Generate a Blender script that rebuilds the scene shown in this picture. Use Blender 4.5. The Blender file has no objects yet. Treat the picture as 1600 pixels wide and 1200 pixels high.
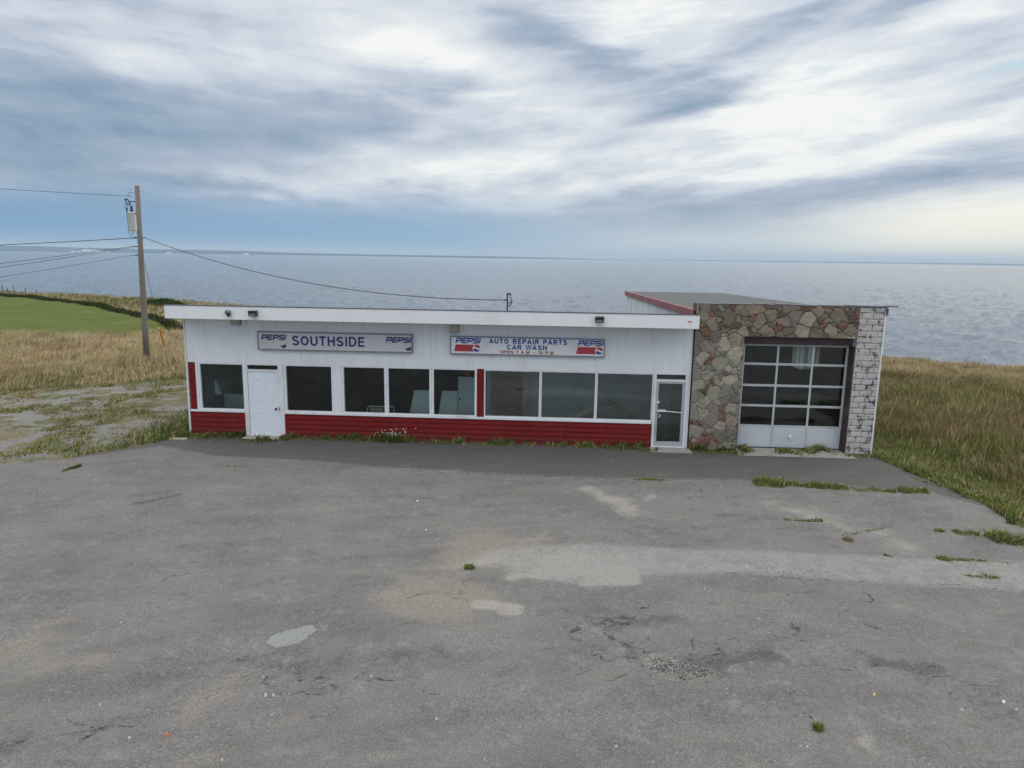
import bpy, math, random
import numpy as np
from mathutils import Vector, Matrix

S = bpy.context.scene
COL = S.collection
R = math.radians
random.seed(7)
rng = np.random.default_rng(11)

# ------------------------------------------------------------------ camera
FPX = 1109.0                       # focal length in pixels of a 1600 px wide frame
CAM = np.array([0.0, -19.9, 5.3])
YAW, PITCH, ROLL = R(3.3), R(10.1), R(0.85)
_f = np.array([-math.sin(YAW)*math.cos(PITCH), math.cos(YAW)*math.cos(PITCH), -math.sin(PITCH)])
_r0 = np.array([math.cos(YAW), math.sin(YAW), 0.0]); _u0 = np.cross(_r0, _f)
_r = math.cos(ROLL)*_r0 + math.sin(ROLL)*_u0
_u = -math.sin(ROLL)*_r0 + math.cos(ROLL)*_u0
cd = bpy.data.cameras.new("camera"); cam = bpy.data.objects.new("camera", cd); COL.objects.link(cam)
cam.matrix_world = Matrix(((_r[0], _u[0], -_f[0], CAM[0]), (_r[1], _u[1], -_f[1], CAM[1]), (_r[2], _u[2], -_f[2], CAM[2]), (0, 0, 0, 1)))
cd.sensor_width = 36; cd.lens = 36*FPX/1600; cd.clip_start = 0.1; cd.clip_end = 120000
S.camera = cam

def ray(px, py): return _f*FPX + _r*(px-800) - _u*(py-600)
def G(px, py, z=0.0):              # survey helper: where a line of sight meets the ground
    d = ray(px, py); t = (z-CAM[2])/d[2]; p = CAM+t*d; return (float(p[0]), float(p[1]))
def Yp(px, py, Y=0.0):             # ... or a vertical plane parallel to the shop front
    d = ray(px, py); t = (Y-CAM[1])/d[1]; p = CAM+t*d; return (float(p[0]), Y, float(p[2]))
def azel(px, py):
    d = ray(px, py); d = d/np.linalg.norm(d)
    return math.degrees(math.atan2(d[0], d[1])), math.degrees(math.asin(d[2]))

# ------------------------------------------------------------------ node maths
class V:
    def __init__(s, nt, k): s.nt, s.k = nt, k
    def _m(s, op, *a, clamp=False):
        n = s.nt.nodes.new('ShaderNodeMath'); n.operation = op; n.use_clamp = clamp
        for i, q in enumerate((s,)+a):
            if isinstance(q, V): s.nt.links.new(q.k, n.inputs[i])
            else: n.inputs[i].default_value = float(q)
        return V(s.nt, n.outputs[0])
    def __add__(s, o): return s._m('ADD', o)
    __radd__ = __add__
    def __mul__(s, o): return s._m('MULTIPLY', o)
    __rmul__ = __mul__
    def __sub__(s, o): return s._m('SUBTRACT', o)
    def __rsub__(s, o): return (s*-1.0)+o
    def __truediv__(s, o): return s._m('DIVIDE', o)
    def __neg__(s): return s*-1.0
    def f(s, op, *a): return s._m(op, *a)
    def cl(s): return s._m('ADD', 0.0, clamp=True)
def ss(x, a, b):                   # smooth step from a to b (a may exceed b)
    n = x.nt.nodes.new('ShaderNodeMapRange'); n.interpolation_type = 'SMOOTHSTEP'
    x.nt.links.new(x.k, n.inputs[0])
    if a <= b: n.inputs[1].default_value, n.inputs[2].default_value, n.inputs[3].default_value, n.inputs[4].default_value = a, b, 0, 1
    else: n.inputs[1].default_value, n.inputs[2].default_value, n.inputs[3].default_value, n.inputs[4].default_value = b, a, 1, 0
    return V(x.nt, n.outputs[0])
def mixc(nt, fac, a, b):
    n = nt.nodes.new('ShaderNodeMix'); n.data_type = 'RGBA'
    for i, q in ((0, fac), (6, a), (7, b)):
        if isinstance(q, V): nt.links.new(q.k, n.inputs[i])
        elif i == 0: n.inputs[0].default_value = q
        else: n.inputs[i].default_value = (*q, 1)
    return V(nt, n.outputs[2])
def scalec(nt, c, fac):            # colour times a number
    n = nt.nodes.new('ShaderNodeVectorMath'); n.operation = 'SCALE'
    if isinstance(c, V): nt.links.new(c.k, n.inputs[0])
    else: n.inputs[0].default_value = c
    if isinstance(fac, V): nt.links.new(fac.k, n.inputs[3])
    else: n.inputs[3].default_value = fac
    return V(nt, n.outputs[0])
def ramp(nt, x, stops):
    n = nt.nodes.new('ShaderNodeValToRGB'); nt.links.new(x.k, n.inputs[0]); e = n.color_ramp.elements
    while len(e) < len(stops): e.new(0.5)
    for q, (p, c) in zip(e, stops): q.position = p; q.color = (*c, 1)
    return V(nt, n.outputs[0])
def vec(nt, x, y, z=0.0):
    n = nt.nodes.new('ShaderNodeCombineXYZ')
    for i, q in enumerate((x, y, z)):
        if isinstance(q, V): nt.links.new(q.k, n.inputs[i])
        else: n.inputs[i].default_value = q
    return V(nt, n.outputs[0])
def noise(nt, v, scale, detail=4, rough=.55, dist=0, out=0):
    n = nt.nodes.new('ShaderNodeTexNoise'); nt.links.new(v.k, n.inputs['Vector'])
    n.inputs['Scale'].default_value = scale; n.inputs['Detail'].default_value = detail
    n.inputs['Roughness'].default_value = rough; n.inputs['Distortion'].default_value = dist
    return V(nt, n.outputs[out])
def xyz(nt, v):
    n = nt.nodes.new('ShaderNodeSeparateXYZ'); nt.links.new(v.k, n.inputs[0])
    return [V(nt, o) for o in n.outputs]
def objco(nt):
    n = nt.nodes.new('ShaderNodeTexCoord'); return V(nt, n.outputs['Object'])
def geopos(nt):
    n = nt.nodes.new('ShaderNodeNewGeometry'); return V(nt, n.outputs['Position'])
def attr(nt, name, col=False):
    n = nt.nodes.new('ShaderNodeAttribute'); n.attribute_name = name
    return V(nt, n.outputs['Color' if col else 'Fac'])

# ------------------------------------------------------------------ sky
SUN_AZ, SUN_EL = 62.0, 24.0        # degrees right of the shop's normal, above the horizon
w = bpy.data.worlds.new("World"); S.world = w; w.use_nodes = True
nt = w.node_tree; nt.nodes.clear()
out = nt.nodes.new('ShaderNodeOutputWorld'); bg = nt.nodes.new('ShaderNodeBackground')
nt.links.new(bg.outputs[0], out.inputs[0]); bg.inputs[1].default_value = 0.1
sky = nt.nodes.new('ShaderNodeTexSky'); sky.sky_type = 'NISHITA'; sky.sun_disc = False
sky.sun_elevation = R(SUN_EL); sky.sun_rotation = R(SUN_AZ)
tc = nt.nodes.new('ShaderNodeTexCoord'); d = V(nt, tc.outputs['Generated'])
dx, dy, dz = xyz(nt, d)
az = dx.f('ARCTAN2', dy)*57.29578
el = dz.f('MINIMUM', 1.0).f('MAXIMUM', -1.0).f('ARCSINE')*57.29578
den = dz.f('MAXIMUM', 0.0)+0.055
px_, py_ = dx/den, dy/den
sa = R(-14)                         # the cloud streets run away towards this bearing
al = px_*math.sin(sa)+py_*math.cos(sa); ac = px_*math.cos(sa)-py_*math.sin(sa)
pv = vec(nt, ac*0.9, al*0.32, 0.0)
n1 = noise(nt, pv, 0.85, 8, .52, .15); 
pv2 = vec(nt, ac*0.9+17.3, al*0.3+4.1, 2.0)
n2 = noise(nt, pv2, 2.8, 10, .62, .25)
pv3 = vec(nt, ac*1.0+3.3, al*0.4-7.0, 5.0)
n3 = noise(nt, pv3, 0.45, 5, .5, .2)
fade = ss(el, 0.0, 5.0)
n4 = noise(nt, vec(nt, az*.075+el*.05, el*.42, 3.0), 1.0, 9, .60, .25)
azw = az+((n3-.5)*8.0+(n4-.5)*12.0)*fade
elw = el+((n1-.5)*2.2+(n4-.5)*2.6)*fade
def blob(px, py, sx, sy, rot, amp):
    a0, e0 = azel(px, py); c, s_ = math.cos(R(rot)), math.sin(R(rot))
    A = azw-a0; E = elw-e0
    u = (A*c+E*s_)*(1.0/sx); v = (E*c-A*s_)*(1.0/sy)
    return (((u*u+v*v)*-1.0).f('EXPONENT'))*amp
BL = [  # x, y in the frame, half widths in degrees, tilt, amount
 (1280, 190, 11, 3.0, 6, .36), (1450, 225, 9, 1.8, 8, .28), (1200, 120, 7, 2.0, 20, .22), (1010, 20, 6, 2.2, 10, .26),
 (690, 60, 6, 2.2, -14, .26), (700, 270, 13, 1.6, -3, .34), (900, 240, 9, 2.0, 8, .28), (420, 292, 9, 1.0, -8, .30), (780, 130, 9, 1.6, -14, .20),
 (300, 70, 12, 4.5, 10, .16), (1400, 60, 7, 1.6, 22, .12), (1560, 330, 8, 2.2, 2, .34), (1180, 385, 14, 1.0, 0, .16), (1420, 370, 8, 1.3, 5, .2), (520, 60, 7, 2.5, -5, .12),
 (1180, 62, 8, 1.1, 24, -.24), (1380, 25, 8, 1.2, 22, -.22), (1100, 162, 4.5, 1.1, 14, -.34), (990, 208, 6, .9, 20, -.26), (1330, 290, 17, 1.2, 3, -.28), (860, 70, 6, .9, -20, -.14),
 (1540, 165, 7, .9, 16, -.24), (960, 100, 8, 1.2, -12, -.16), (560, 190, 12, 2.0, 8, -.14), (260, 190, 11, 2.4, 0, -.12), (640, 345, 20, 1.1, 0, -.10), (1150, 335, 12, .8, 3, -.14),
 (90, 250, 11, 4.5, 0, -.24), (1500, 255, 7, .8, 8, -.18), (520, 240, 5, .7, -6, -.14), (60, 120, 9, 5, 0, -.04)]
L = ss(az, -45.0, 38.0)*0.15+0.525+ss(el, 0.0, 15.0)*0.10
for b in BL: L = L+blob(*b)
n5 = noise(nt, vec(nt, az*.11+el*.12, el*.70-az*.09, 9.0), 1.0, 9, .60, .2)
L = 0.58+(L-0.58)*0.86+(n1-.5)*0.22*(fade*.75+.25)+(n2-.5)*0.46*fade+(n4-.5)*.66*(fade*.7+.3)+(n5-.5)*(ss(az, -25, 12)*.55+.12)*(fade*.8+.2)
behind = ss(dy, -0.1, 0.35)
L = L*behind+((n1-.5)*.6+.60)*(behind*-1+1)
L = L+ss(el, 20, 55)*0.10
cl = ramp(nt, L.cl(), [(0.0, (.10, .20, .32)), (.25, (.175, .275, .395)), (.42, (.275, .355, .46)), (.58, (.385, .44, .54)), (.74, (.55, .60, .665)), (.88, (.68, .715, .74)), (1.0, (.83, .835, .82))])
# low on the horizon: blue air on the left, warm light where the sun sits on the right
hz = ss(el, 5.6, 0.8)
hl = mixc(nt, ss(az, -38, -2), (.075, .26, .50), (.15, .35, .56))
hcol = mixc(nt, ss(az, -12, 14), hl, (.50, .56, .58))
hcol = mixc(nt, ss(az, 14, 27), hcol, (.86, .80, .63))
cl = mixc(nt, hz*(ss(az, 14, -12)*.45+.45), cl, hcol)
hot = ((((az-31.0)*(1/9.0)).f('POWER', 2)+((elw-2.2)*(1/2.0)).f('POWER', 2))*-1.0).f('EXPONENT')
cl = mixc(nt, hot*.75, cl, (.92, .88, .74))
# holes through to the clear sky
def hole(px, py, sx, sy, rot): return blob(px, py, sx, sy, rot, 1.0)
H = hole(1560, 116, 5, .6, 12)+hole(1300, 112, 1.8, .7, 10)*.8+hole(1365, 185, 2.2, .5, 0)*.8
H = ss(H*1.0+(n2-.5)*2.2+(n5-.5)*1.5, .45, 1.15)
skyv = scalec(nt, V(nt, sky.outputs[0]), 0.55)
holec = mixc(nt, .35, scalec(nt, (.36, .66, .80), 10.0), skyv)
final = mixc(nt, H*.55, scalec(nt, cl, 10.0), holec)
final = mixc(nt, .04, final, skyv)
final = scalec(nt, final, ss(el, 19, 60)*1.35+1.02+(behind*-1+1)*ss(el, 50, 5)*.50)   # overcast is brightest overhead; unseen low sky behind camera lifted to light the front
final = mixc(nt, ss(el, 18, 45)*.75, final, scalec(nt, (1.55, 1.50, 1.42), 10.0))
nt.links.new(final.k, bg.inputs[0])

sl = bpy.data.lights.new("sun", 'SUN'); sl.energy = 0.5; sl.angle = R(45); sl.color = (1, .95, .86)
so = bpy.data.objects.new("sun", sl); COL.objects.link(so)
sd = Vector((math.sin(R(SUN_AZ))*math.cos(R(SUN_EL)), math.cos(R(SUN_AZ))*math.cos(R(SUN_EL)), math.sin(R(SUN_EL))))
so.rotation_euler = sd.to_track_quat('Z', 'Y').to_euler(); so.location = (60, 80, 40)

S.view_settings.view_transform = 'Standard'; S.view_settings.look = 'None'
S.view_settings.exposure = 0.2; S.view_settings.gamma = 1.0
S.render.engine = 'CYCLES'

# ------------------------------------------------------------------ object helpers
WL = {}                             # world position of each parent
def tag(o, label=None, cat=None, group=None, kind=None):
    if label: o['label'] = label
    if cat: o['category'] = cat
    if group: o['group'] = group
    if kind: o['kind'] = kind
    return o
def empty(name, loc, label, cat, group=None):
    o = bpy.data.objects.new(name, None); COL.objects.link(o); o.location = loc; WL[o] = np.array(loc, float)
    o.empty_display_size = .2
    return tag(o, label, cat, group)
def link(name, me, mat, parent=None, origin=None):
    o = bpy.data.objects.new(name, me); COL.objects.link(o)
    if mat: me.materials.append(mat)
    base = WL[parent] if parent is not None else np.zeros(3)
    if parent is not None: o.parent = parent
    if origin is not None:
        o.location = tuple(np.array(origin)-base); WL[o] = np.array(origin, float)
    else: WL[o] = base
    return o
class MB:
    def __init__(s): s.v, s.f, s.sm = [], [], []
    def poly(s, pts): i = len(s.v); s.v += [tuple(map(float, p)) for p in pts]; s.f.append(tuple(range(i, i+len(pts)))); return s
    def hexa(s, p):                # 8 points: bottom ring then top ring
        i = len(s.v); s.v += [tuple(map(float, q)) for q in p]
        for a in ((0, 3, 2, 1), (4, 5, 6, 7), (0, 1, 5, 4), (1, 2, 6, 5), (2, 3, 7, 6), (3, 0, 4, 7)): s.f.append(tuple(i+k for k in a))
        return s
    def box(s, x0, x1, y0, y1, z0, z1):
        return s.hexa([(x0, y0, z0), (x1, y0, z0), (x1, y1, z0), (x0, y1, z0), (x0, y0, z1), (x1, y0, z1), (x1, y1, z1), (x0, y1, z1)])
    def prism(s, ring, off):       # flat outline pushed along off
        n = len(ring); i = len(s.v); o = np.array(off, float)
        s.v += [tuple(map(float, q)) for q in ring]+[tuple(map(float, np.array(q)+o)) for q in ring]
        s.f.append(tuple(range(i, i+n))[::-1]); s.f.append(tuple(range(i+n, i+2*n)))
        for k in range(n): s.f.append((i+k, i+(k+1) % n, i+n+(k+1) % n, i+n+k))
        return s
    def tube(s, pts, rad, n=8, cap=True):
        pts = [np.array(p, float) for p in pts]; rr = rad if hasattr(rad, '__len__') else [rad]*len(pts); i0 = len(s.v); ref = None
        for k, p in enumerate(pts):
            t = pts[min(k+1, len(pts)-1)]-pts[max(k-1, 0)]; t = t/np.linalg.norm(t)
            if ref is None: ref = np.cross(t, (0, 0, 1) if abs(t[2]) < .9 else (1, 0, 0))
            a = ref-t*(ref@t); a /= np.linalg.norm(a); ref = a; b = np.cross(t, a)
            for j in range(n):
                q = 2*math.pi*j/n; s.v.append(tuple(p+(a*math.cos(q)+b*math.sin(q))*rr[k]))
        for k in range(len(pts)-1):
            for j in range(n):
                a = i0+k*n+j; b = i0+k*n+(j+1) % n; s.f.append((a, b, b+n, a+n))
        if cap:
            s.f.append(tuple(i0+j for j in range(n))[::-1]); s.f.append(tuple(i0+(len(pts)-1)*n+j for j in range(n)))
        return s
    def mesh(s, name, base=(0, 0, 0), smooth=False):
        me = bpy.data.meshes.new(name); b = np.array(base, float)
        me.from_pydata([tuple(np.array(q)-b) for q in s.v], [], s.f); me.update()
        if smooth:
            me.polygons.foreach_set('use_smooth', [True]*len(me.polygons))
        return me
    def build(s, name, mat, parent=None, origin=None, smooth=False, bevel=0):
        base = origin if origin is not None else (WL[parent] if parent is not None else (0, 0, 0))
        o = link(name, s.mesh(name, base, smooth), mat, parent, origin)
        if bevel:
            m = o.modifiers.new('bevel', 'BEVEL'); m.width = bevel; m.segments = 2; m.limit_method = 'ANGLE'
        return o
def np_mesh(name, verts, quads, mat, tris=None, smooth=False, attrs=None, cols=None, parent=None):
    me = bpy.data.meshes.new(name); nv = len(verts)
    me.vertices.add(nv); me.vertices.foreach_set('co', np.asarray(verts, np.float32).ravel())
    nq = len(quads); ntr = 0 if tris is None else len(tris)
    li = np.concatenate([np.asarray(quads, np.int32).ravel()]+([np.asarray(tris, np.int32).ravel()] if ntr else []))
    me.loops.add(len(li)); me.loops.foreach_set('vertex_index', li)
    me.polygons.add(nq+ntr)
    st = np.concatenate([np.arange(nq)*4, nq*4+np.arange(ntr)*3]).astype(np.int32)
    me.polygons.foreach_set('loop_start', st)
    me.update(calc_edges=True)
    if smooth: me.polygons.foreach_set('use_smooth', np.ones(nq+ntr, bool))
    for k, a in (attrs or {}).items():
        t = me.attributes.new(k, 'FLOAT', 'POINT'); t.data.foreach_set('value', np.asarray(a, np.float32).ravel())
    if cols is not None:
        t = me.attributes.new('Col', 'FLOAT_COLOR', 'POINT')
        c = np.ones((nv, 4), np.float32); c[:, :3] = cols; t.data.foreach_set('color', c.ravel())
    return link(name, me, mat, parent)

# ------------------------------------------------------------------ numpy fields
def _h(ix, iy, s):
    n = (ix.astype(np.int64)*374761393+iy.astype(np.int64)*668265263+s*1442695041) & 0x7fffffff
    n = ((n ^ (n >> 13))*1274126177) & 0x7fffffff
    return ((n ^ (n >> 16)) & 0xffff)/65535.0
def vn(x, y, s=0):
    x = np.asarray(x, float); y = np.asarray(y, float)
    ix, iy = np.floor(x), np.floor(y); fx, fy = x-ix, y-iy; fx = fx*fx*(3-2*fx); fy = fy*fy*(3-2*fy)
    return (_h(ix, iy, s)*(1-fx)+_h(ix+1, iy, s)*fx)*(1-fy)+(_h(ix, iy+1, s)*(1-fx)+_h(ix+1, iy+1, s)*fx)*fy
def fbm(x, y, s=0, o=4):
    r = 0; a = .5; t = 0
    for k in range(o): r = r+a*vn(x*2**k+k*7.1, y*2**k-k*3.7, s+k); t += a; a *= .5
    return r/t
def seg_dist(x, y, pts):
    d = np.full(np.shape(x), 1e9)
    for (ax, ay), (bx, by) in zip(pts[:-1], pts[1:]):
        vx, vy = bx-ax, by-ay; t = np.clip(((x-ax)*vx+(y-ay)*vy)/(vx*vx+vy*vy+1e-12), 0, 1)
        d = np.minimum(d, np.hypot(x-ax-t*vx, y-ay-t*vy))
    return d
def inside(x, y, poly):
    c = np.zeros(np.shape(x), bool); n = len(poly)
    for i in range(n):
        ax, ay = poly[i]; bx, by = poly[(i+1) % n]
        if ay == by: continue
        k = ((ay > y) != (by > y)) & (x < (bx-ax)*(y-ay)/(by-ay)+ax); c ^= k
    return c
def sdf(x, y, poly):                # positive inside
    d = seg_dist(x, y, list(poly)+[poly[0]]); return np.where(inside(x, y, poly), d, -d)
def sstep(a, b, x): t = np.clip((x-a)/(b-a), 0, 1); return t*t*(3-2*t)

# ------------------------------------------------------------------ materials
def mat(name, fn):
    m = bpy.data.materials.new(name); m.use_nodes = True; nt = m.node_tree; p = nt.nodes['Principled BSDF']; fn(nt, p); return m
def setc(nt, p, c):
    if isinstance(c, V): nt.links.new(c.k, p.inputs['Base Color'])
    else: p.inputs['Base Color'].default_value = (*c, 1)
def bump(nt, p, h, strength=.3, dist=.01):
    b = nt.nodes.new('ShaderNodeBump'); b.inputs['Strength'].default_value = strength; b.inputs['Distance'].default_value = dist
    nt.links.new(h.k, b.inputs['Height']); nt.links.new(b.outputs[0], p.inputs['Normal'])
def simple(name, c, rough=.6, metal=0, var=.15, scale=6, spec=.5, bmp=0, dirt=None, dirt_amt=.35):
    def fn(nt, p):
        v = geopos(nt); n = noise(nt, v, scale, 5, .6)
        cc = mixc(nt, n, tuple(k*(1-var) for k in c), tuple(min(1, k*(1+var)) for k in c))
        if dirt:
            n2_ = noise(nt, v, scale*.35, 6, .65); cc = mixc(nt, ss(n2_, .48, .72)*dirt_amt, cc, dirt)
        setc(nt, p, cc); p.inputs['Roughness'].default_value = rough; p.inputs['Metallic'].default_value = metal
        p.inputs['Specular IOR Level'].default_value = spec
        if bmp: bump(nt, p, noise(nt, v, scale*8, 4), bmp, .01)
    return mat(name, fn)
# painted siding: vertical dirt runs and faint board to board change
def siding_fn(base, dirtc, amt, boards=True):
    def fn(nt, p):
        v = geopos(nt); x, y, z = xyz(nt, v)
        runs = noise(nt, vec(nt, x*7.0, y, z*.7), 1.0, 5, .6); big = noise(nt, v, .8, 4)
        bid = noise(nt, vec(nt, (x*(1/.205)).f('FLOOR')*3.7, 0, 0), 1.0, 0) if boards else big
        c = mixc(nt, bid, tuple(k*.965 for k in base), tuple(min(1, k*1.04) for k in base))
        c = mixc(nt, ss(runs, .5, .78)*amt, c, dirtc)
        c = mixc(nt, ss(big, .5, .75)*amt*.6, c, dirtc)
        setc(nt, p, c); p.inputs['Roughness'].default_value = .5
        bump(nt, p, noise(nt, v, 30, 3), .1, .004)
    return fn
M = {}
M['white_siding'] = mat('white_siding', siding_fn((.76, .785, .81), (.46, .45, .42), .32))
M['white_trim'] = simple('white_trim', (.74, .76, .775), .5, var=.06, scale=3, dirt=(.40, .38, .34), dirt_amt=.45)
M['white_fascia'] = simple('white_fascia', (.80, .815, .83), .45, var=.04, scale=1.2, dirt=(.50, .50, .48), dirt_amt=.3)
def redfn(nt, p):
    v = geopos(nt); x, y, z = xyz(nt, v)
    runs = noise(nt, vec(nt, x*6.0, y, z*.8), 1.0, 5, .6); n = noise(nt, v, 1.3, 5, .6)
    c = mixc(nt, n, (.132, .009, .010), (.200, .014, .014))
    c = mixc(nt, ss(runs, .56, .80)*.30, c, (.24, .10, .09))
    low = ss(z+(n-.5)*.35, .32, .02)
    c = mixc(nt, low*.55, c, (.115, .035, .025))
    setc(nt, p, c); p.inputs['Roughness'].default_value = .75; p.inputs['Specular IOR Level'].default_value = .22
M['red_siding'] = mat('red_siding', redfn)
M['red_fascia'] = simple('red_fascia', (.22, .07, .08), .65, var=.25, scale=4, dirt=(.35, .28, .26), dirt_amt=.5)
M['door_white'] = simple('door_white', (.74, .80, .86), .38, var=.03, scale=2, dirt=(.52, .52, .5), dirt_amt=.18)
M['aluminium'] = simple('aluminium', (.52, .55, .58), .4, metal=.55, var=.1, scale=3, dirt=(.32, .31, .3))
M['steel_dark'] = simple('steel_dark', (.035, .037, .04), .5, var=.3, scale=20)
M['steel'] = simple('steel', (.35, .36, .37), .4, metal=.8, var=.15)
M['black_gap'] = simple('black_gap', (.012, .012, .013), .8)
M['roof_felt'] = simple('roof_felt', (.085, .09, .092), .9, var=.16, scale=1.5, bmp=.3, dirt=(.11, .11, .105))
M['drip'] = simple('drip', (.08, .08, .085), .5, var=.3)
M['concrete'] = simple('concrete', (.30, .29, .27), .9, var=.2, scale=5, bmp=.4, dirt=(.17, .16, .14), dirt_amt=.6)
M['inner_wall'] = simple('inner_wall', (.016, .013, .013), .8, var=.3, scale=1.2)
M['inner_wall_green'] = simple('inner_wall_green', (.30, .43, .44), .7, var=.25, scale=1.0)
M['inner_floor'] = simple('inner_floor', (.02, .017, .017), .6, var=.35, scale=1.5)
M['inner_tan'] = simple('inner_tan', (.42, .36, .27), .7)
M['inner_white'] = simple('inner_white', (.72, .78, .78), .5, var=.08)
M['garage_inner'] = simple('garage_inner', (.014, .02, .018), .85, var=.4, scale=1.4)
M['jamb'] = simple('jamb', (.045, .028, .026), .8, var=.45, scale=5, dirt=(.16, .12, .11), dirt_amt=.6)
M['header'] = simple('header', (.10, .065, .068), .8, var=.35, scale=5, dirt=(.08, .05, .05), dirt_amt=.7)
M['panel_grey'] = simple('panel_grey', (.52, .56, .59), .42, var=.05, scale=2, dirt=(.36, .36, .34), dirt_amt=.35)
M['rail_grey'] = simple('rail_grey', (.50, .53, .54), .45, var=.08, scale=4, dirt=(.3, .29, .27), dirt_amt=.4)
M['side_paint'] = simple('side_paint', (.60, .64, .68), .6, var=.08, scale=1.2, dirt=(.40, .40, .39), dirt_amt=.4)
M['rust'] = simple('rust', (.45, .16, .04), .8, var=.3, scale=20)
M['tan_box'] = simple('tan_box', (.42, .38, .33), .7, var=.2, scale=8)
M['sign_grey'] = simple('sign_grey', (.58, .58, .585), .4, var=.07, scale=2.5, dirt=(.40, .39, .38), dirt_amt=.45)
M['sign_white'] = simple('sign_white', (.75, .76, .77), .4, var=.05, scale=2.5, dirt=(.44, .43, .42), dirt_amt=.4)
M['sign_frame'] = simple('sign_frame', (.20, .22, .25), .45, metal=.5, var=.2)
M['navy'] = simple('navy', (.022, .022, .15), .5, var=.25, scale=10)
M['blue'] = simple('blue', (.03, .065, .30), .5, var=.2, scale=10)
M['sign_red'] = simple('sign_red', (.42, .035, .05), .5, var=.2, scale=6)
M['letter_red'] = simple('letter_red', (.40, .06, .05), .5, var=.2, scale=6)
M['ghost'] = simple('ghost', (.56, .55, .58), .4, var=.06)
M['wood_pole'] = mat('wood_pole', lambda nt, p: (setc(nt, p, (lambda v: mixc(nt, noise(nt, vec(nt, xyz(nt, v)[0]*14, xyz(nt, v)[1]*14, xyz(nt, v)[2]*.8), 1.0, 5, .6), (.09, .078, .062), (.27, .24, .20)))(geopos(nt))), setattr(p.inputs['Roughness'], 'default_value', .85)))
M['old_wood'] = simple('old_wood', (.17, .15, .13), .9, var=.3, scale=12)
M['can_grey'] = simple('can_grey', (.42, .43, .42), .45, var=.1, scale=5, dirt=(.3, .28, .25))
M['porcelain'] = simple('porcelain', (.07, .035, .03), .25, var=.1)
M['wire'] = simple('wire', (.05, .05, .055), .6, var=.1)
M['orange'] = simple('orange', (.75, .33, .03), .5, var=.1)
M['plastic_white'] = simple('plastic_white', (.75, .76, .74), .5, var=.05)
M['plastic_orange'] = simple('plastic_orange', (.75, .16, .06), .5, var=.1)
M['yellow'] = simple('yellow', (.65, .6, .08), .6, var=.1)
M['stone_bit'] = simple('stone_bit', (.55, .54, .52), .8, var=.25, scale=30)
M['far_white'] = simple('far_white', (.75, .75, .72), .8)
def glassfn(tint, r0=.055):
    def fn(nt, p):
        nt.nodes.remove(p); o = nt.nodes['Material Output']
        t = nt.nodes.new('ShaderNodeBsdfTransparent'); t.inputs[0].default_value = (*tint, 1)
        g = nt.nodes.new('ShaderNodeBsdfGlossy'); g.inputs['Roughness'].default_value = .03; g.inputs[0].default_value = (.9, .97, .97, 1)
        dif = nt.nodes.new('ShaderNodeBsdfDiffuse'); dif.inputs[0].default_value = (.40, .42, .40, 1)
        v = geopos(nt); x, y, z = xyz(nt, v)
        bmp = nt.nodes.new('ShaderNodeBump'); bmp.inputs['Strength'].default_value = .12; bmp.inputs['Distance'].default_value = .03
        nt.links.new(noise(nt, v, 1.3, 2).k, bmp.inputs['Height']); nt.links.new(bmp.outputs[0], g.inputs['Normal'])
        lw = nt.nodes.new('ShaderNodeFresnel'); lw.inputs[0].default_value = 1.5
        fac = V(nt, lw.outputs[0])*1.7+r0
        m1 = nt.nodes.new('ShaderNodeMixShader'); nt.links.new(fac.cl().k, m1.inputs[0]); nt.links.new(t.outputs[0], m1.inputs[1]); nt.links.new(g.outputs[0], m1.inputs[2])
        m2 = nt.nodes.new('ShaderNodeMixShader'); dirt = ss(noise(nt, vec(nt, x*1.6, y, z*3.0), 1.6, 6, .65), .46, .8)*.07+.006
        nt.links.new(dirt.k, m2.inputs[0]); nt.links.new(m1.outputs[0], m2.inputs[1]); nt.links.new(dif.outputs[0], m2.inputs[2])
        nt.links.new(m2.outputs[0], o.inputs[0])
    return fn
M['glass'] = mat('glass', glassfn((.82, .92, .90), -.012))
M['glass_front'] = mat('glass_front', glassfn((.70, .82, .84), .09))
M['glass_garage'] = mat('glass_garage', glassfn((.88, .95, .93), .022))

def foliage_mat(name, transl=.25):
    def fn(nt, p):
        c = attr(nt, 'Col', True); setc(nt, p, c); p.inputs['Roughness'].default_value = .75; p.inputs['Specular IOR Level'].default_value = .15
        tr = nt.nodes.new('ShaderNodeBsdfTranslucent'); nt.links.new(c.k, tr.inputs[0])
        m = nt.nodes.new('ShaderNodeMixShader'); m.inputs[0].default_value = transl
        nt.links.new(p.outputs[0], m.inputs[1]); nt.links.new(tr.outputs[0], m.inputs[2]); nt.links.new(m.outputs[0], nt.nodes['Material Output'].inputs[0])
    return mat(name, fn)
M['blade'] = foliage_mat('blade')
# ------------------------------------------------------------------ land and sea
COAST = [(-400, 160), (-150, 84), (-69, 65.3), (-55, 62.5), (-48, 59.5), (-42, 56.5), (-20, 44), (0, 31), (14, 23.2), (18.4, 21.2), (20.4, 20.5), (21.8, 18.9), (24.3, 17.9), (40, 11), (70, -4), (150, -60), (400, -200)]
_cx, _cy = np.array(COAST).T
def coast_sd(x, y): return (np.interp(x, _cx, _cy)+(fbm(x*.35, x*0+3, 5, 3)-.5)*1.6-y)*.86      # positive on land
LOT = [(8.98, -.06), (9.10, -.7), (9.34, -1.8), (9.62, -3.0), (9.82, -4.2), (9.72, -5.0), (9.75, -5.9), (10.6, -6.8), (13, -7.4), (22, -8.3), (45, -9), (45, -60), (-45, -60), (-45, -12), (-22, -6.0), (-15.5, -4.2), (-13.77, -3.5), (-12.6, -2.8), (-11.5, -1.8), (-11.1, -.95), (-10.75, -.62), (-10.66, -.05)]
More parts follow.
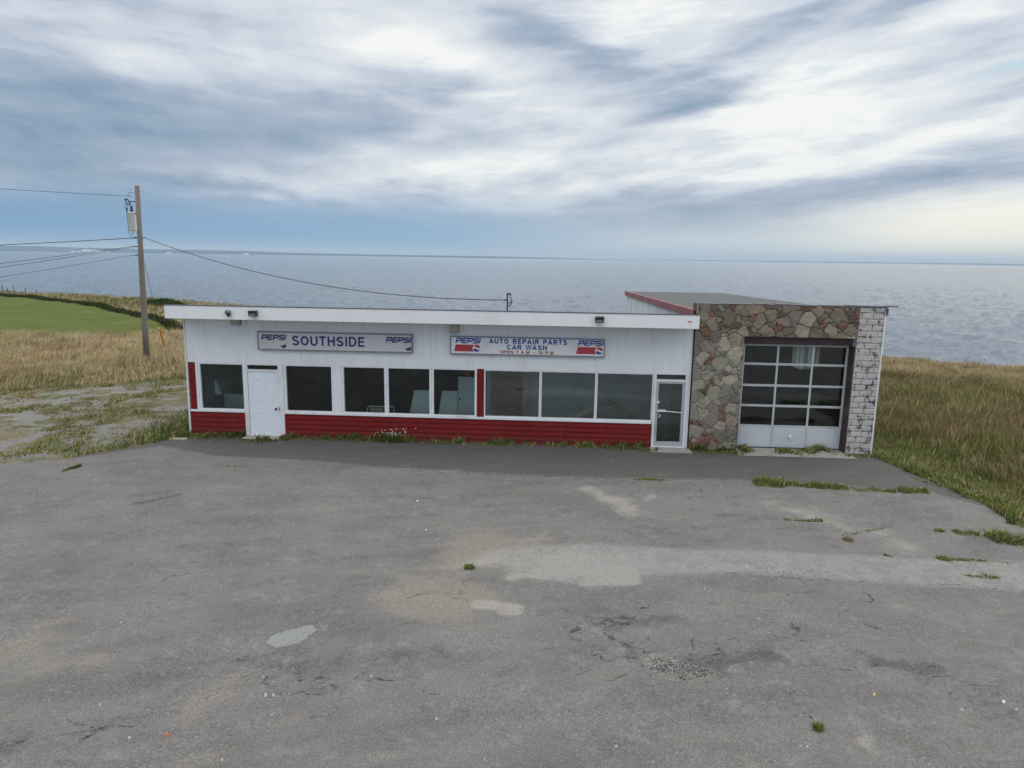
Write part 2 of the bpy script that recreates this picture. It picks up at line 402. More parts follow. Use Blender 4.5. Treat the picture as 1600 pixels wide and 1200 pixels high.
HEDGE = [(-110, 84), (-80, 69.5), (-65.2, 60.4), (-52.8, 54.0), (-45.2, 47.9), (-37.1, 40), (-31.7, 34.7), (-26.2, 28.6), (-22, 25.5)]
FIELD = HEDGE[:-1]+[(-24.7, 26.3), (-33.3, 20.8), (-60, 6), (-110, -10), (-160, 40)]
DRYB = [(-70, -14), (-33, -1.5), (-20.6, 5.0), (-15.8, 8.8), (-11.5, 11.0), (-10.8, 12), (-10.8, 34), (-24.7, 26.3), (-33.3, 20.8), (-60, 6), (-110, -10)]
GRAV = [(-70, -14), (-33, -1.5), (-20.6, 5.0), (-15.8, 8.8), (-11.5, 10.5), (-10.66, 6), (-10.66, -.05), (-11.1, -.95), (-12.6, -2.8), (-15.5, -4.2), (-22, -6), (-45, -12), (-60, -20)]
def land_z(x, y):
    sd = coast_sd(x, y); dl = -sdf(x, y, LOT)
    z = (fbm(x*.12, y*.12, 9, 3)-.5)*.9*sstep(4, 22, dl)*sstep(-1, 6, sd)+(fbm(x*.9, y*.9, 4, 3)-.5)*.10*sstep(.2, 2.5, dl)
    b = (x > -11.4) & (x < 9.6) & (y > -1) & (y < 19.8); z = np.where(b, -.03, z)
    cliff = sstep(.2, -7, sd); z = z*(1-cliff)-13.5*cliff+(fbm(x*.6, y*.6, 13, 4)-.5)*1.6*np.sin(np.clip(cliff, 0, 1)*math.pi)
    return np.where(inside(x, y, LOT), -.03, z-.012)
gx = np.concatenate([np.linspace(-400, -120, 15)[:-1], np.arange(-120, -50, 1.5), np.arange(-50, 40, .5), np.arange(40, 90, 2), np.linspace(90, 400, 12)])
gy = np.concatenate([np.linspace(-400, -80, 10)[:-1], np.arange(-80, -14, 3), np.arange(-14, 75, .5), np.arange(75, 110, 1.5), np.linspace(112, 260, 8)])
XX, YY = np.meshgrid(gx, gy); nx, ny = len(gx), len(gy)
ZZ = land_z(XX, YY)
idx = np.arange(nx*ny).reshape(ny, nx)
Q = np.stack([idx[:-1, :-1], idx[:-1, 1:], idx[1:, 1:], idx[1:, :-1]], -1).reshape(-1, 4)
keep = (ZZ.ravel()[Q].max(1) > -13.4); Q = Q[keep]
def groundfn(nt, p):
    v = geopos(nt); x, y, z = xyz(nt, v)
    n_ = noise(nt, v, .5, 6, .6); nf = noise(nt, v, 9, 5, .65); nff = noise(nt, v, 45, 3, .6); ng = noise(nt, vec(nt, x*.9+y*.3, y*.8-x*.5, 3), 1.1, 6, .65)
    soil = mixc(nt, nf, (.10, .085, .045), (.20, .17, .09))
    soil = mixc(nt, ss(n_, .4, .6), soil, (.075, .085, .030))
    # mown field
    fm = ss(noise(nt, vec(nt, x*.30+y*.10, y*.55-x*.35, 0), .8, 8, .72), .3, .7)
    grass = mixc(nt, fm, (.062, .095, .015), (.125, .145, .030))
    grass = mixc(nt, ss(n_, .52, .72)*.5, grass, (.125, .12, .04))
    grass = mixc(nt, ss(nff, .35, .7)*.55, grass, (.045, .07, .014)); grass = mixc(nt, ss(nf, .52, .68)*.4, grass, (.15, .15, .045))
    fsd = attr(nt, 'field')+(nf-.5)*1.2
    c = mixc(nt, ss(fsd, -.3, .3), soil, grass)
    # stony ground with worn wheel tracks
    grav = mixc(nt, nff, (.10, .097, .092), (.31, .305, .295)); grav = mixc(nt, ss(nf, .40, .7)*.6, grav, (.15, .135, .115))
    gs = attr(nt, 'gravel')+(nf-.5)*1.5
    gm = ss(gs, -.2, .8)*ss(ng+(nf-.5)*.7+(noise(nt, v, 2.6, 6, .7)-.5)*.5, .45, .53)
    c = mixc(nt, gm, c, grav)
    rock = mixc(nt, nf, (.12, .07, .05), (.24, .15, .11)); c = mixc(nt, ss(z, -1.2, -2.6), c, rock)
    setc(nt, p, c); p.inputs['Roughness'].default_value = .95; p.inputs['Specular IOR Level'].default_value = .2
    bump(nt, p, nf+nff*.6, .5, .03)
g = np_mesh('ground', np.stack([XX, YY, ZZ], -1).reshape(-1, 3), Q, mat('ground', groundfn), smooth=True,
            attrs={'field': sdf(XX, YY, FIELD), 'gravel': sdf(XX, YY, GRAV)})
tag(g, kind='structure')

# sea
def seafn(nt, p):
    v = geopos(nt); x, y, z = xyz(nt, v)
    n_ = noise(nt, vec(nt, x*.0016, y*.0045), 1.0, 4, .5)
    setc(nt, p, mixc(nt, n_, (.10, .135, .18), (.13, .165, .205)))
    p.inputs['Roughness'].default_value = .12; p.inputs['IOR'].default_value = 1.333; p.inputs['Specular IOR Level'].default_value = .5
    h1 = noise(nt, vec(nt, x*.9, y*1.3), 1.0, 4, .55, .3)
    bump(nt, p, h1, 1.0, .5)
# waves are real relief: rings spaced evenly as seen from the bluff, so near chop and far chop both show
SC = np.array((0.0, -19.9)); th_ = np.concatenate([np.arange(-180, -54, 6.0), np.arange(-54, 50, .095), np.arange(50, 180, 6.0)])
dd_ = np.concatenate([1/np.linspace(1/42., 1/5000., 560), [7000, 12000, 25000, 48000]])
TH, DD = np.meshgrid(np.radians(th_), dd_); WX = SC[0]+DD*np.sin(TH); WY = SC[1]+DD*np.cos(TH)
am = .75+.45*fbm(WX/60, WY/90, 401, 3)
WZ = (vn(WX/5.5+WY/30, WY/3.6, 411)-.5)*.42+(vn(WX/2.4, WY/1.7-WX/14, 413)-.5)*.30+(vn(WX/1.1, WY/.8, 415)-.5)*.14
WZ = -12+WZ*1.7*am*np.where(DD > 5200, 0, 1)*(1+DD/1500)
m_, n_ = WX.shape; idx = np.arange(m_*n_).reshape(m_, n_); idx2 = np.concatenate([idx, idx[:, :1]], 1)
Qs = np.stack([idx2[:-1, :-1], idx2[1:, :-1], idx2[1:, 1:], idx2[:-1, 1:]], -1).reshape(-1, 4)
sea = np_mesh('sea', np.stack([WX, WY, WZ], -1).reshape(-1, 3), Qs, mat('sea', seafn), smooth=True); tag(sea, kind='structure')

# far shore: a low ridge across the bay, thinning to the right
def farfn(nt, p):
    v = geopos(nt); n_ = noise(nt, v, .0012, 5, .6); setc(nt, p, mixc(nt, n_, (.025, .07, .13), (.035, .08, .135))); p.inputs['Roughness'].default_value = 1; p.inputs['Specular IOR Level'].default_value = 0
FM = mat('far_shore', farfn)
def ridge(a0, a1, dist, h0, h1, seed, n=160, deep=2500):
    b = MB(); 
    for k in range(n+1):
        t = k/n; q = R(a0+(a1-a0)*t); h = (h0+(h1-h0)*t)*(.55+.9*float(fbm(np.array(t*9), np.array(2.), seed, 4)))*min(1, 8*t, 8*(1-t)+.02)
        s_, c_ = math.sin(q), math.cos(q)
        for dd, hh in ((0, -1), (.25*deep, h*.45), (.6*deep, h), (deep, h*.9), (1.6*deep, -1)): b.v.append((s_*(dist+dd), c_*(dist+dd)-20, -12+max(hh, -1)))
    for k in range(n):
        for j in range(4): o = k*5+j; b.f.append((o, o+5, o+6, o+1))
    return b
fs = ridge(-52, 6, 15000, 105, 22, 3).build('far_hills', FM, smooth=True); tag(fs, kind='structure')
fs2 = ridge(4, 42, 26000, 30, 60, 8, deep=4000).build('far_hills', FM, smooth=True); tag(fs2, kind='structure')
for i, (px, wd) in enumerate(((112, 90), (121, 55), (133, 230), (141, 110), (149, 160), (158, 60), (166, 90), (262, 120), (383, 150))):
    wd *= .6; az_, el_ = azel(px, 391); D_ = 15050; cx, cy = math.sin(R(az_))*D_, math.cos(R(az_))*D_-20
    hh = (26, 20, 46, 30, 36, 22, 26, 24, 26)[i]
    m = MB().box(cx-wd/2, cx+wd/2, cy, cy+60, -13, hh*.8-12); m.hexa([(cx-wd/2, cy, hh*.8-12), (cx+wd/2, cy, hh*.8-12), (cx+wd/2, cy+60, hh*.8-12), (cx-wd/2, cy+60, hh*.8-12), (cx-wd/2, cy+28, hh-12), (cx+wd/2, cy+28, hh-12), (cx+wd/2, cy+32, hh-12), (cx-wd/2, cy+32, hh-12)])
    o = m.build('far_building', M['far_white']); tag(o, 'tiny white building speck on the far shore across the sea', 'building', 'white buildings on the far shore')

# ------------------------------------------------------------------ the paved lot
def px(*pts): return [G(a_, b_) for a_, b_ in pts]
ax_ = np.concatenate([np.arange(-45, -14.5, 1.5), np.arange(-14.5, 12.0, .05), np.arange(12, 46, 1.5)])
ay_ = np.concatenate([np.arange(-60, -15, 1.5), np.arange(-15, .0, .04), [0.0]])
AX, AY = np.meshgrid(ax_, ay_); ms = sdf(AX, AY, LOT)
mnx, mny = len(ax_), len(ay_); idx = np.arange(mnx*mny).reshape(mny, mnx)
Q = np.stack([idx[:-1, :-1], idx[:-1, 1:], idx[1:, 1:], idx[1:, :-1]], -1).reshape(-1, 4)
edge = ms+(fbm(AX*2.5, AY*2.5, 21, 4)-.5)*.7*sstep(-.4, -1.2, AY)
Q = Q[(edge.ravel()[Q].min(1) > -.02)]
wx = AX+(fbm(AX*1.1, AY*1.1, 31, 4)-.5)*.7; wy = AY+(fbm(AX*1.1, AY*1.1, 47, 4)-.5)*.45
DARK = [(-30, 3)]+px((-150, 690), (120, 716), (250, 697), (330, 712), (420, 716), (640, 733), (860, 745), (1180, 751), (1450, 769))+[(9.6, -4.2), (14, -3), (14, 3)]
STRIP = px((770, 862), (835, 851), (900, 849), (1200, 861), (1600, 880), (1900, 893), (1900, 940), (1600, 925), (1300, 905), (1130, 893), (1010, 898), (975, 915), (930, 921), (850, 906), (800, 890))
PATCH = px((418, 1006), (425, 994), (452, 983), (488, 975), (491, 985), (470, 1000), (452, 1009), (430, 1013))
POT = px((1000, 1022), (1030, 1018), (1060, 1034), (1110, 1045), (1130, 1056), (1080, 1068), (1030, 1062), (1005, 1045))
def blobs(lst):
    r = np.zeros(AX.shape)
    for (a0, b0, a1, b1, wd, amp) in lst:    # a smear between two surveyed points, wd metres half width
        p0, p1 = G(a0, b0), G(a1, b1); dd = seg_dist(wx, wy, [p0, p1]); r += amp*np.exp(-(dd/wd)**2)
    return r
light = blobs([(860, 893, 985, 890, .30, .85), (920, 912, 985, 908, .15, .7), (850, 870, 960, 868, .25, .45), (925, 765, 990, 800, .30, .55), (1215, 785, 1420, 855, .55, .30), (1040, 780, 1160, 800, .25, .12), (600, 740, 680, 745, .5, .20), (560, 745, 240, 770, .35, .10),
  (740, 950, 790, 958, .18, .9), (840, 900, 800, 905, .2, .5), (700, 880, 900, 880, .5, .22), (1000, 775, 950, 760, .2, .2), (1400, 940, 1590, 1020, .22, .22), (860, 830, 760, 880, .3, .2),
  (1010, 785, 1015, 770, .12, .35), (0, 960, 100, 900, .5, .12), (30, 780, 55, 790, .3, .18), (620, 860, 560, 940, .35, .10), (1120, 1090, 1250, 1110, .25, .12), (1340, 1130, 1385, 1165, .12, .35), (1180, 1130, 1260, 1190, .3, .15), (560, 1180, 800, 1190, .25, .15), (800, 1130, 700, 1120, .2, .1), (1050, 985, 1000, 985, .25, .2), (690, 800, 620, 830, .5, .08)])
dark = blobs([(1040, 985, 1090, 1030, .35, .10), (965, 985, 1050, 975, .22, .30), (1090, 1045, 1200, 1025, .16, .42), (1200, 1028, 1240, 1040, .2, .2), (1360, 1036, 1460, 1040, .12, .5), (985, 1010, 1000, 1030, .14, .4),
  (380, 1030, 470, 1035, .2, .25), (560, 1020, 720, 1030, .25, .2), (470, 1030, 520, 1060, .3, .25), (1000, 1080, 1110, 1110, .3, .2), (215, 783, 265, 775, .10, .55), (770, 790, 620, 780, .6, .12), (1150, 800, 1000, 830, .5, .12), (960, 840, 860, 800, .5, .10),
  (350, 850, 250, 840, .8, .08), (100, 1160, 180, 1130, .2, .2), (420, 1100, 300, 1090, .4, .1), (1560, 1050, 1500, 1080, .5, .16), (1590, 1100, 1480, 1150, .5, .12), (0, 1150, 40, 1190, .4, .15), (700, 745, 1170, 760, .3, .14)])
dust = blobs([(740, 870, 860, 880, .45, .6), (590, 925, 660, 950, .3, .4), (640, 955, 740, 935, .25, .45), (690, 925, 720, 945, .55, .75), (740, 860, 860, 870, .7, .75), (640, 910, 720, 935, .4, .5), (0, 1030, 90, 985, .35, .6), (60, 1040, 140, 1030, .3, .35), (300, 1110, 350, 1060, .25, .5), (380, 1080, 430, 1100, .3, .3), (270, 1160, 300, 1190, .25, .35),
  (700, 830, 900, 845, .5, .25), (480, 900, 640, 900, .4, .15), (1340, 1140, 1400, 1180, .25, .2), (1080, 1180, 1200, 1200, .2, .2), (200, 760, 500, 740, .3, .2), (0, 1090, 60, 1060, .3, .2), (820, 760, 780, 800, .3, .15)])
CR = [px((965, 1010), (985, 1018), (1005, 1018), (1030, 1014), (1050, 1024), (1070, 1036), (1095, 1042)), px((1000, 1030), (1006, 1045), (1030, 1058)), px((1360, 1038), (1420, 1036), (1475, 1042)), px((600, 733), (700, 740), (860, 746), (1000, 748), (1170, 752), (1300, 760), (1450, 771)),
  px((1075, 800), (1160, 806), (1240, 814), (1360, 818), (1420, 830)), px((1440, 827), (1500, 832), (1540, 838), (1600, 850)), px((1100, 890), (1200, 899), (1340, 908), (1500, 916), (1600, 924)), px((1380, 868), (1480, 874), (1600, 882)),
  px((365, 1033), (380, 1025), (400, 1028), (430, 1018)), px((400, 1040), (420, 1030), (440, 1024)), px((210, 786), (225, 776), (250, 775)), px((370, 1025), (375, 1030)), px((100, 1175), (150, 1145), (180, 1128)), px((960, 975), (985, 962), (1010, 962), (1040, 968)), px((840, 702), (880, 700)), px((285, 733), (302, 730)), px((975, 730), (1000, 745), (1045, 745))]
_rb = random.Random(4)
def crack_walk(a_, b_, n_, ang, step=.10):
    q = G(a_, b_); pts = [q]; th = ang
    for _ in range(n_):
        th += _rb.uniform(-.6, .6); q = (q[0]+step*math.cos(th), q[1]+step*math.sin(th)*.8); pts.append(q)
    return pts
for (a_, b_, k, L_) in ((1000, 1020, 7, 9), (1060, 1040, 6, 9), (1400, 1038, 6, 10), (430, 1032, 5, 8), (970, 970, 5, 8), (240, 778, 4, 7), (900, 990, 3, 9), (1150, 1000, 3, 10), (700, 930, 4, 7), (1240, 1120, 3, 9), (150, 1145, 4, 9), (560, 1060, 3, 9), (1300, 940, 3, 10), (620, 760, 2, 14), (1100, 770, 3, 12), (340, 900, 2, 14)):
    for _ in range(k): CR.append(crack_walk(a_+_rb.uniform(-25, 25), b_+_rb.uniform(-8, 8), L_+_rb.randrange(6), _rb.uniform(0, 6.28)))
cw = (vn(AX*7, AY*7, 61)-.5)*.13+(vn(AX*2.3, AY*2.3, 63)-.5)*.12; cw2 = (vn(AX*7, AY*7, 65)-.5)*.13+(vn(AX*2.3, AY*2.3, 67)-.5)*.12
cr = np.full(AX.shape, 9.0)
for c_ in CR: cr = np.minimum(cr, seg_dist(AX+cw, AY+cw2, c_))
potd = sdf(AX+cw, AY+cw2, POT)
AZ = .004+(fbm(AX*.5, AY*.5, 71, 3)-.5)*.05*sstep(0, 2, -AY)*sstep(0, 1.5, ms)-.022*sstep(-.03, .12, potd)*(.4+vn(AX*9, AY*9, 5))+.012*np.exp(-(cr/.25)**2)*(potd < 0)*(vn(AX*3, AY*3, 77))-.012*np.exp(-(cr/.035)**2)
AZ = np.maximum(AZ, -.022)
def lotfn(nt, p):
    v = geopos(nt); x, y, z = xyz(nt, v)
    fine = noise(nt, v, 48, 4, .75); mid = noise(nt, v, 16, 5, .7); big = noise(nt, v, .55, 5, .6); sw = noise(nt, vec(nt, x*.35+y*.5, y*1.6-x*.55), 1.0, 6, .65); spk = noise(nt, v, 38, 1, .5)
    c = mixc(nt, ss(big, .3, .7), (.132, .127, .124), (.174, .168, .163))
    blot = noise(nt, v, 2.3, 8, .74); bl2 = noise(nt, v, 7.0, 6, .72); c = mixc(nt, ss(blot, .54, .64)*.52, c, (.085, .083, .082)); c = mixc(nt, ss(blot, .45, .36)*.5, c, (.25, .245, .235))
    c = mixc(nt, ss(bl2, .55, .62)*.32, c, (.10, .098, .096)); c = mixc(nt, ss(bl2, .45, .38)*.32, c, (.245, .24, .23)); c = mixc(nt, ss(sw, .42, .66)*.38, c, (.205, .198, .186)); c = mixc(nt, ss(sw, .44, .30)*.28, c, (.088, .085, .083))
    sv = noise(nt, vec(nt, x*1.5-y*.9, x*.25+y*.42, 7), 1.3, 7, .7); c = mixc(nt, ss(sv, .56, .74)*.35, c, (.235, .225, .20)); c = mixc(nt, ss(sv, .42, .28)*.28, c, (.075, .073, .072))
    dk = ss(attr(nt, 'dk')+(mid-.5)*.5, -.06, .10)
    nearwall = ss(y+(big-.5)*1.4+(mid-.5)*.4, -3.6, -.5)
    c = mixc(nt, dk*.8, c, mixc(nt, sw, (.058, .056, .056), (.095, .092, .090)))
    c = mixc(nt, ss(attr(nt, 'dust')+(mid-.5)*.5+(sw-.5)*1.2+(blot-.5)*2.4, .22, .62)*.45, c, (.275, .245, .195))
    c = mixc(nt, ss(attr(nt, 'light')+(mid-.5)*.35+(sw-.5)*.5+(blot-.5)*1.3, .12, .60)*.7, c, (.34, .325, .30))
    st = ss(attr(nt, 'strip')+(mid-.5)*.42, -.12, .14)
    c = mixc(nt, st*(ss(blot, .36, .60)*.55+.35), c, mixc(nt, mid, (.195, .195, .19), (.335, .335, .325)))
    rim = ss((attr(nt, 'patch')+(mid-.5)*.14).f('ABSOLUTE'), .035, .005); c = mixc(nt, rim*.5, c, (.05, .05, .05))
    pt = ss(attr(nt, 'patch')+(mid-.5)*.16, -.015, .02)
    c = mixc(nt, pt*.75, c, mixc(nt, mid, (.22, .24, .24), (.33, .35, .34)))
    c = mixc(nt, ss(attr(nt, 'dark')+(mid-.5)*.4+(blot-.5)*1.1, .08, .50)*.6, c, (.055, .053, .053))
    pot = ss(attr(nt, 'pot')+(mid-.5)*.15, -.03, .05)
    c = mixc(nt, pot*.7, c, mixc(nt, ss(fine, .35, .65), (.09, .086, .08), (.30, .285, .265)))
    # aggregate
    c = mixc(nt, ss(fine, .52, .70)*.5, c, (.36, .355, .345)); c = mixc(nt, ss(fine, .50, .34)*.6, c, (.045, .044, .043))
    c = mixc(nt, ss(mid, .52, .70)*.35, c, (.07, .068, .066))
    c = mixc(nt, ss(spk, .70, .78)*.6, c, (.5, .49, .47))
    c = mixc(nt, ss(attr(nt, 'cr')+(mid-.5)*.06, .022, .002)*ss(blot, .36, .58)*.85, c, (.022, .021, .020))
    setc(nt, p, c); p.inputs['Roughness'].default_value = .9; p.inputs['Specular IOR Level'].default_value = .25
    bump(nt, p, fine*.7+mid*.5, .8, .016)
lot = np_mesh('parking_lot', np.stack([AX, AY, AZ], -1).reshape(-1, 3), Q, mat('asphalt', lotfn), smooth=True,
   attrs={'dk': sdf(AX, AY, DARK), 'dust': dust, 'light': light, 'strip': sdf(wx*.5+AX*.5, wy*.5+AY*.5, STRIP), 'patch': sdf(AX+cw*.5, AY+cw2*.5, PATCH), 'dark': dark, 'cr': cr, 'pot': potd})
tag(lot, kind='structure')
# ------------------------------------------------------------------ the shop
XL, XR = -10.65, 3.88
shop = empty('shop_building', (-3.4, 0, 0), 'low white shop with red lower siding and a row of big windows', 'shop')
def siding_wall(x0, x1, z0, z1, y, pitch, t=.007, vertical=True):
    b = MB()
    if vertical:
        n = round((x1-x0)/pitch); pw = (x1-x0)/n
        prof = []
        for k in range(n):
            a = x0+k*pw; prof += [(a, 0), (a+.012, t), (a+pw-.012, t)]
        prof.append((x1, 0))
        for (a, da), (c, dc) in zip(prof[:-1], prof[1:]):
            b.poly([(a, y-da, z0), (c, y-dc, z0), (c, y-dc, z1), (a, y-da, z1)])
        b.box(x0, x1, y+.001, y+.10, z0, z1)
    else:
        n = max(1, round((z1-z0)/pitch)); pw = (z1-z0)/n
        for k in range(n):
            a = z0+k*pw
            b.poly([(x0, y-t*1.8, a), (x1, y-t*1.8, a), (x1, y-.002, a+pw), (x0, y-.002, a+pw)])
            b.poly([(x0, y-.002, a), (x1, y-.002, a), (x1, y-t*1.8, a), (x0, y-t*1.8, a)])
            b.poly([(x0, y-t*1.8, a), (x0, y-.002, a+pw), (x0, y-.002, a)]); b.poly([(x1, y-t*1.8, a), (x1, y-.002, a), (x1, y-.002, a+pw)])
        b.box(x0, x1, y, y+.10, z0, z1)
    return b
siding_wall(XL, XR, 2.165, 3.50, 0, .205).build('upper_siding', M['white_siding'], shop)
# the bottom edge of the boards, wavy with age
siding_wall(XL+.02, -8.99, -.03, .70, .0, .145, t=.016, vertical=False).build('lower_siding', M['red_siding'], shop)
siding_wall(-7.80, 2.84, -.03, .70, .0, .145, t=.016, vertical=False).build('lower_siding', M['red_siding'], shop)
siding_wall(XL+.03, -10.42, .775, 2.160, .01, .20, t=.016, vertical=False).build('red_pier', M['red_siding'], shop)
siding_wall(-2.15, -1.95, .775, 2.160, .01, .20, t=.016, vertical=False).build('red_pier', M['red_siding'], shop)
# sills
MB().box(XL+.03, -8.99, -.045, .10, .70, .765).build('sill', M['white_trim'], shop, bevel=.006)
MB().box(-7.80, 2.84, -.045, .10, .70, .765).build('sill', M['white_trim'], shop, bevel=.006)
# trim posts between the windows
def post(x0, x1, z0=.768, z1=2.162, y0=-.018): return MB().box(x0, x1, y0, .12, z0, z1).build('window_post', M['white_trim'], shop, bevel=.004)
post(-10.415, -10.345); post(-6.33, -6.08); post(-7.80, -7.775)
def window(x0, x1, z0=.768, z1=2.162, fw=.045, gl='glass', label=None):
    b = MB(); y0, y1 = -.008, .10; h = .035
    b.box(x0, x0+fw, y0, y1, z0, z1); b.box(x1-fw, x1, y0, y1, z0, z1)
    b.box(x0+fw, x1-fw, y0+.003, y1, z0, z0+h*.8); b.box(x0+fw, x1-fw, y0+.003, y1, z1-h*1.2, z1)
    o = b.build('window', M['white_trim'], shop)
    MB().poly([(x0+fw-.005, .05, z0+h*.8-.005), (x1-fw+.005, .05, z0+h*.8-.005), (x1-fw+.005, .05, z1-h*1.2+.005), (x0+fw-.005, .05, z1-h*1.2+.005)]).build('pane', M[gl], o)
    if label: o['label'] = label
    return o
window(-10.34, -8.95, fw=.06)
window(-7.772, -6.335, fw=.05)
window(-6.075, -4.78, fw=.055); window(-4.775, -3.465, fw=.06); window(-3.46, -2.155, fw=.06)
window(-1.945, -.337, fw=.035, gl='glass_front'); window(-.332, 1.243, fw=.035, gl='glass_front'); window(1.248, 2.85, fw=.035, gl='glass_front')
# left door and its frame
b = MB(); b.box(-8.985, -8.865, -.03, .12, .0, 2.163); b.box(-7.955, -7.805, -.03, .12, .0, 2.163); b.box(-8.865, -7.955, -.028, .12, 1.93, 1.99); b.box(-8.865, -7.955, -.022, .12, 2.12, 2.163); b.box(-8.865, -7.955, -.03, .12, 0, .03)
b.build('door_frame', M['white_trim'], shop, bevel=.004)
MB().box(-8.865, -7.955, .06, .08, 1.99, 2.12).build('transom', M['black_gap'], shop)
def panel_door(x0, x1, z0, z1, y0, name, parent, material, cols=((.13, .45), (.55, .87)), rows=((.84, .95), (.50, .81), (.08, .43)), th=.045):
    W, Hh = x1-x0, z1-z0; b = MB(); b.box(x0, x1, y0, y0+th, z0, z1)
    for ca, cb in cols:
        for ra, rb in rows:
            a, c, e, g_ = x0+W*ca, x0+W*cb, z0+Hh*ra, z0+Hh*rb
            for (i0, i1, i2, i3) in ((a, c, e, e+.018), (a, c, g_-.018, g_), (a, a+.018, e+.018, g_-.018), (c-.018, c, e+.018, g_-.018)):
                b.box(i0, i1, y0-.007, y0-.001, i2, i3)
            b.hexa([(a+.045, y0-.001, e+.045), (c-.045, y0-.001, e+.045), (c-.045, y0-.001, g_-.045), (a+.045, y0-.001, g_-.045)][0:4]+[(a+.07, y0-.008, e+.07), (c-.07, y0-.008, e+.07), (c-.07, y0-.008, g_-.07), (a+.07, y0-.008, g_-.07)])
    return b.build(name, material, parent)
dr = panel_door(-8.855, -7.965, .035, 1.925, .0, 'door', shop, M['door_white'])
b = MB(); b.tube([(-8.05, -.075, .84), (-8.05, -.05, .84), (-8.05, -.02, .84), (-8.05, -.006, .84)], [.028, .030, .014, .032], 12); b.build('handle', M['steel_dark'], dr, smooth=False)
MB().box(-7.955, -7.93, -.036, -.0305, .80, .90).build('latch_plate', M['steel_dark'], shop)
# right glass door, aluminium
b = MB(); b.box(2.855, 2.925, -.03, .12, .02, 2.163); b.box(3.735, 3.80, -.03, .12, .02, 2.163); b.box(2.925, 3.735, -.027, .12, 1.925, 1.985); b.box(2.925, 3.735, -.026, .12, .02, .06); b.box(2.925, 3.735, -.022, .12, 2.13, 2.163); b.box(3.803, 3.875, -.015, .12, .0, 2.163)
b.build('door_frame', M['white_trim'], shop, bevel=.004)
MB().box(2.925, 3.735, .055, .07, 1.985, 2.13).build('transom', M['steel_dark'], shop)
b = MB(); b.box(2.93, 3.00, -.005, .04, .065, 1.92); b.box(3.66, 3.73, -.005, .04, .065, 1.92); b.box(3.00, 3.66, -.003, .04, .065, .19); b.box(3.00, 3.66, -.003, .04, 1.87, 1.92)
gd = b.build('door', M['aluminium'], shop, bevel=.003); gd['label'] = 'glass door in an aluminium frame'
MB().poly([(2.995, .02, .185), (3.665, .02, .185), (3.665, .02, 1.875), (2.995, .02, 1.875)]).build('pane', M['glass_front'], gd)
b = MB(); b.tube([(3.0, -.05, 1.10), (3.66, -.05, 1.055)], .012, 8); b.box(3.0, 3.22, -.065, -.035, 1.07, 1.125); b.box(2.985, 3.0, -.06, .0, 1.075, 1.12); b.box(3.655, 3.67, -.06, .0, 1.04, 1.075); b.build('push_bar', M['plastic_white'], gd)
MB().box(2.955, 3.04, -.02, -.006, 1.31, 1.36).build('lock', M['plastic_white'], gd)
MB().tube([(3.03, -.012, .99), (3.08, -.05, .965), (3.07, -.05, .93), (3.02, -.012, .90)], .010, 6).build('handle', M['plastic_white'], gd)
# corner trim boards
b = MB(); b.hexa([(-10.70, -.035, -.04), (-10.655, -.035, -.04), (-10.655, .03, -.04), (-10.70, .03, -.04), (-10.68, -.03, 2.16), (-10.635, -.03, 2.16), (-10.635, .03, 2.16), (-10.68, .03, 2.16)]); b.build('corner_trim', M['white_trim'], shop)
MB().box(-10.69, -10.652, -.02, .05, 2.163, 3.50).build('corner_trim', M['white_trim'], shop)
# side, back walls, floor, ceiling, roof falling away to the back
ROOF_B = 2.95; DEP = 8.6
b = MB(); b.hexa([(XL, .102, -.03), (XL+.12, .102, -.03), (XL+.12, DEP, -.03), (XL, DEP, -.03), (XL, .102, 3.5), (XL+.12, .102, 3.5), (XL+.12, DEP, ROOF_B), (XL, DEP, ROOF_B)]); b.build('side_wall', M['white_siding'], shop)
MB().box(XL, XR, DEP+.001, DEP+.15, -.03, ROOF_B).build('back_wall', M['side_paint'], shop)
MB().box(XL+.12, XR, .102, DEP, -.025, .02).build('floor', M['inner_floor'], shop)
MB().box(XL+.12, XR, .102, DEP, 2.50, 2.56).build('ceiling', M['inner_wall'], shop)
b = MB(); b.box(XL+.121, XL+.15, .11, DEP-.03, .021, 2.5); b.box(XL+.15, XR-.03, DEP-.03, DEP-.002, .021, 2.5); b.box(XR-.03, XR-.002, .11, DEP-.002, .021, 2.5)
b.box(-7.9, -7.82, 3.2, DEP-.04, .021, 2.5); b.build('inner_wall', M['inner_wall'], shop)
b = MB(); b.box(-.80, XR-.04, 2.9, 2.98, .021, 2.5); b.box(-1.98, -1.90, 1.2, 2.4, .021, 2.5); b.build('partition', M['inner_wall_green'], shop)
MB().box(-.94, -.80, 2.6, 2.74, .021, 2.5).build('inner_post', M['inner_tan'], shop)
b = MB(); b.box(XL+.151, XL+.19, .15, 3.0, .021, 2.5); b.box(XL+.19, -9.7, 3.0, 3.05, .021, 2.5); b.build('partition', M['inner_wall_green'], shop)
b = MB(); b.hexa([(-10.74, -.76, 3.72), (3.83, -.76, 3.72), (3.83, DEP+.3, ROOF_B+.02), (-10.74, DEP+.3, ROOF_B+.02), (-10.74, -.76, 3.84), (3.83, -.76, 3.84), (3.83, DEP+.3, ROOF_B+.14), (-10.74, DEP+.3, ROOF_B+.14)])
b.build('roof', M['roof_felt'], shop)
MB().box(-10.74, 3.83, -.74, -.002, 3.505, 3.53).build('soffit', M['white_siding'], shop)
